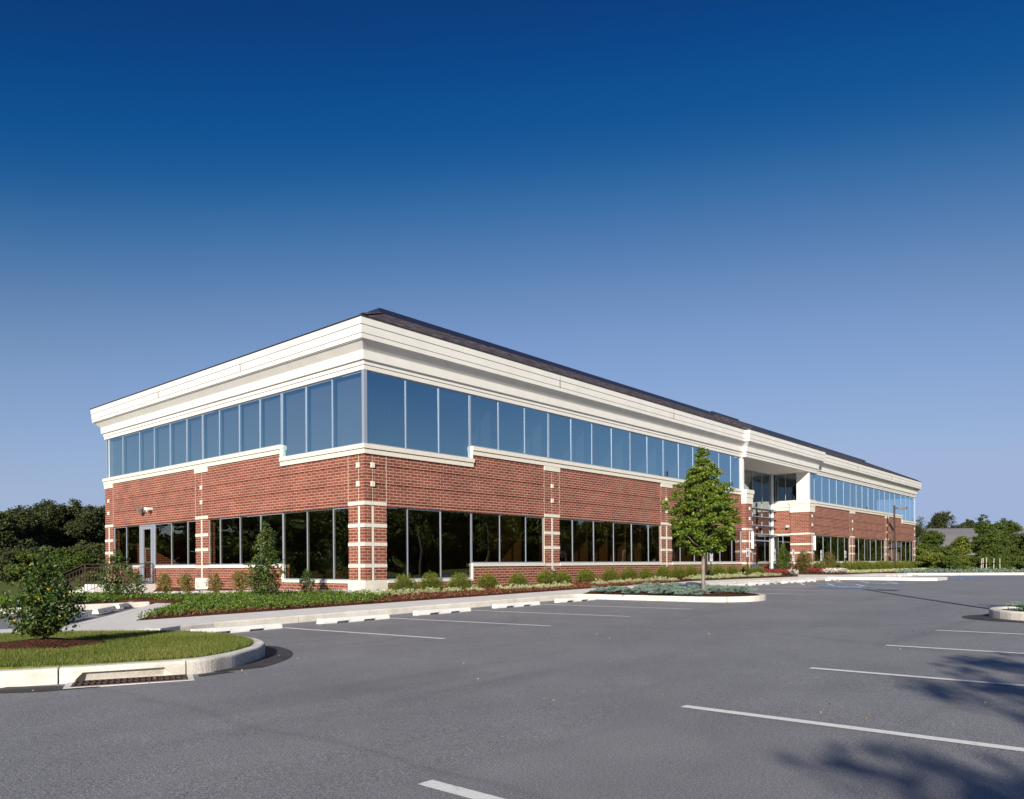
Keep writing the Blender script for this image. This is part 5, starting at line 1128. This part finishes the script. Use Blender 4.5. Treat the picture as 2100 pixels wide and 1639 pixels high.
pts_ = [(x, -36+5*math.sin(x*.3)) for x in range(-40, 190, 7)]+[(x, -48+3*math.sin(x)) for x in range(-37, 190, 9)]+[(x, -37+4*math.sin(x)) for x in range(196, 470, 14)]+[(-56+4*math.sin(y*.4), y) for y in range(-30, 150, 8)]+[(x, 88+4*math.sin(x)) for x in range(-55, 6, 7)]
for k, (x, y) in enumerate(pts_):
    if far_proto is None: far_proto = big((x, y, gz(x, y)), 'wood edge tree round the office park', 9.5, 12, 'leaf_mid', 16, per=60, size=.45, group='wood edge trees round the office park', trunkh=-.1, fill=16)
    else: big((x, y, gz(x, y)), 'wood edge tree round the office park', 0, 0, group='wood edge trees round the office park', me=far_proto)
# stakes of the young planting
for k, (u, Z, h, ln) in enumerate(((2010.5, 58, 1.05, -.10), (2015.5, 61, 1.12, -.03), (2022, 58, 1.15, -.04), (2037, 60, 1.08, -.05), (2050.5, 64, 1.1, 0))):
    x, y = uz(u, Z)
    r_ = empty('planting_stake', (x, y, A(x, y)+.1)); mb = MB(); mb.tube((0, 0, -.2), (-ln*.4, ln, h), .035, .032, 7); o = mb.build('post', M['stake']); o.parent = r_
    mb = MB(); mb.tube((-.042, ln*.6, h*.6), (.042, ln*.6, h*.62), .04, .04, 7); o = mb.build('strap', M['dark']); o.parent = r_
    tag(r_, '%s pale wooden planting stake on the lawn at the far right' % ['leftmost leaning', 'second from left', 'third and tallest', 'fourth from left', 'rightmost'][k], 'stake', 'planting stakes on the lawn')
# grey roofed house beyond the trees
hp = uz(1985, 100); H = empty('house', (hp[0], hp[1], 0)); H.rotation_euler = (0, 0, YAW-math.pi/2); tag(H, 'low house with broad grey shingled roofs behind the trees at the far right', 'house')
def hb_(mb, nm, m_): o = mb.build(nm, m_); o.parent = H; return o
def hip(x0, x1, y0, y1, ze, zr, ins):
    mb = MB(); a = [(x0, y0, ze), (x1, y0, ze), (x1, y1, ze), (x0, y1, ze)]; ym = (y0+y1)/2
    b0, b1 = (x0+ins, ym, zr), (x1-ins, ym, zr)
    for f_ in ([a[0], a[1], b1, b0], [a[1], a[2], b1], [a[2], a[3], b0, b1], [a[3], a[0], b0]): mb.quad(f_)
    mb.quad([(x, y, z-.2) for x, y, z in a[::-1]])
    for i in range(4): p, q = a[i], a[(i+1) % 4]; mb.quad([(p[0], p[1], p[2]-.2), (q[0], q[1], q[2]-.2), q, p])
    return hb_(mb, 'roof', M['house_roof'])
hip(-9, 4.5, 0, 12, 2.2, 4.75, 1.5); hip(-4, 16, 8, 22, 4.2, 6.1, 3.2); hip(4.8, 20, -3, 9, 3.4, 5.6, 2.5)
mb = MB(); mb.box(-8.4, 4, .6, 11.4, -.8, 1.98); hb_(mb, 'wall', M['house_wall']); mb = MB(); mb.box(-3.4, 15.4, 8.6, 21.4, -.8, 3.98); hb_(mb, 'wall', M['house_wall']); mb = MB(); mb.box(5.4, 19.4, -2.4, 8.4, -.8, 3.18); hb_(mb, 'wall', M['house_wall'])
mb = MB(); mb.box(6.6, 7.9, -.6, .3, 4.25, 4.5); hb_(mb, 'roof_vent', M['bronze'])
for x in (-7.5, -5, -2.5, 0): mb = MB(); mb.box(x, x+1.0, .52, .59, .2, 1.4); hb_(mb, 'window', M['dark'])
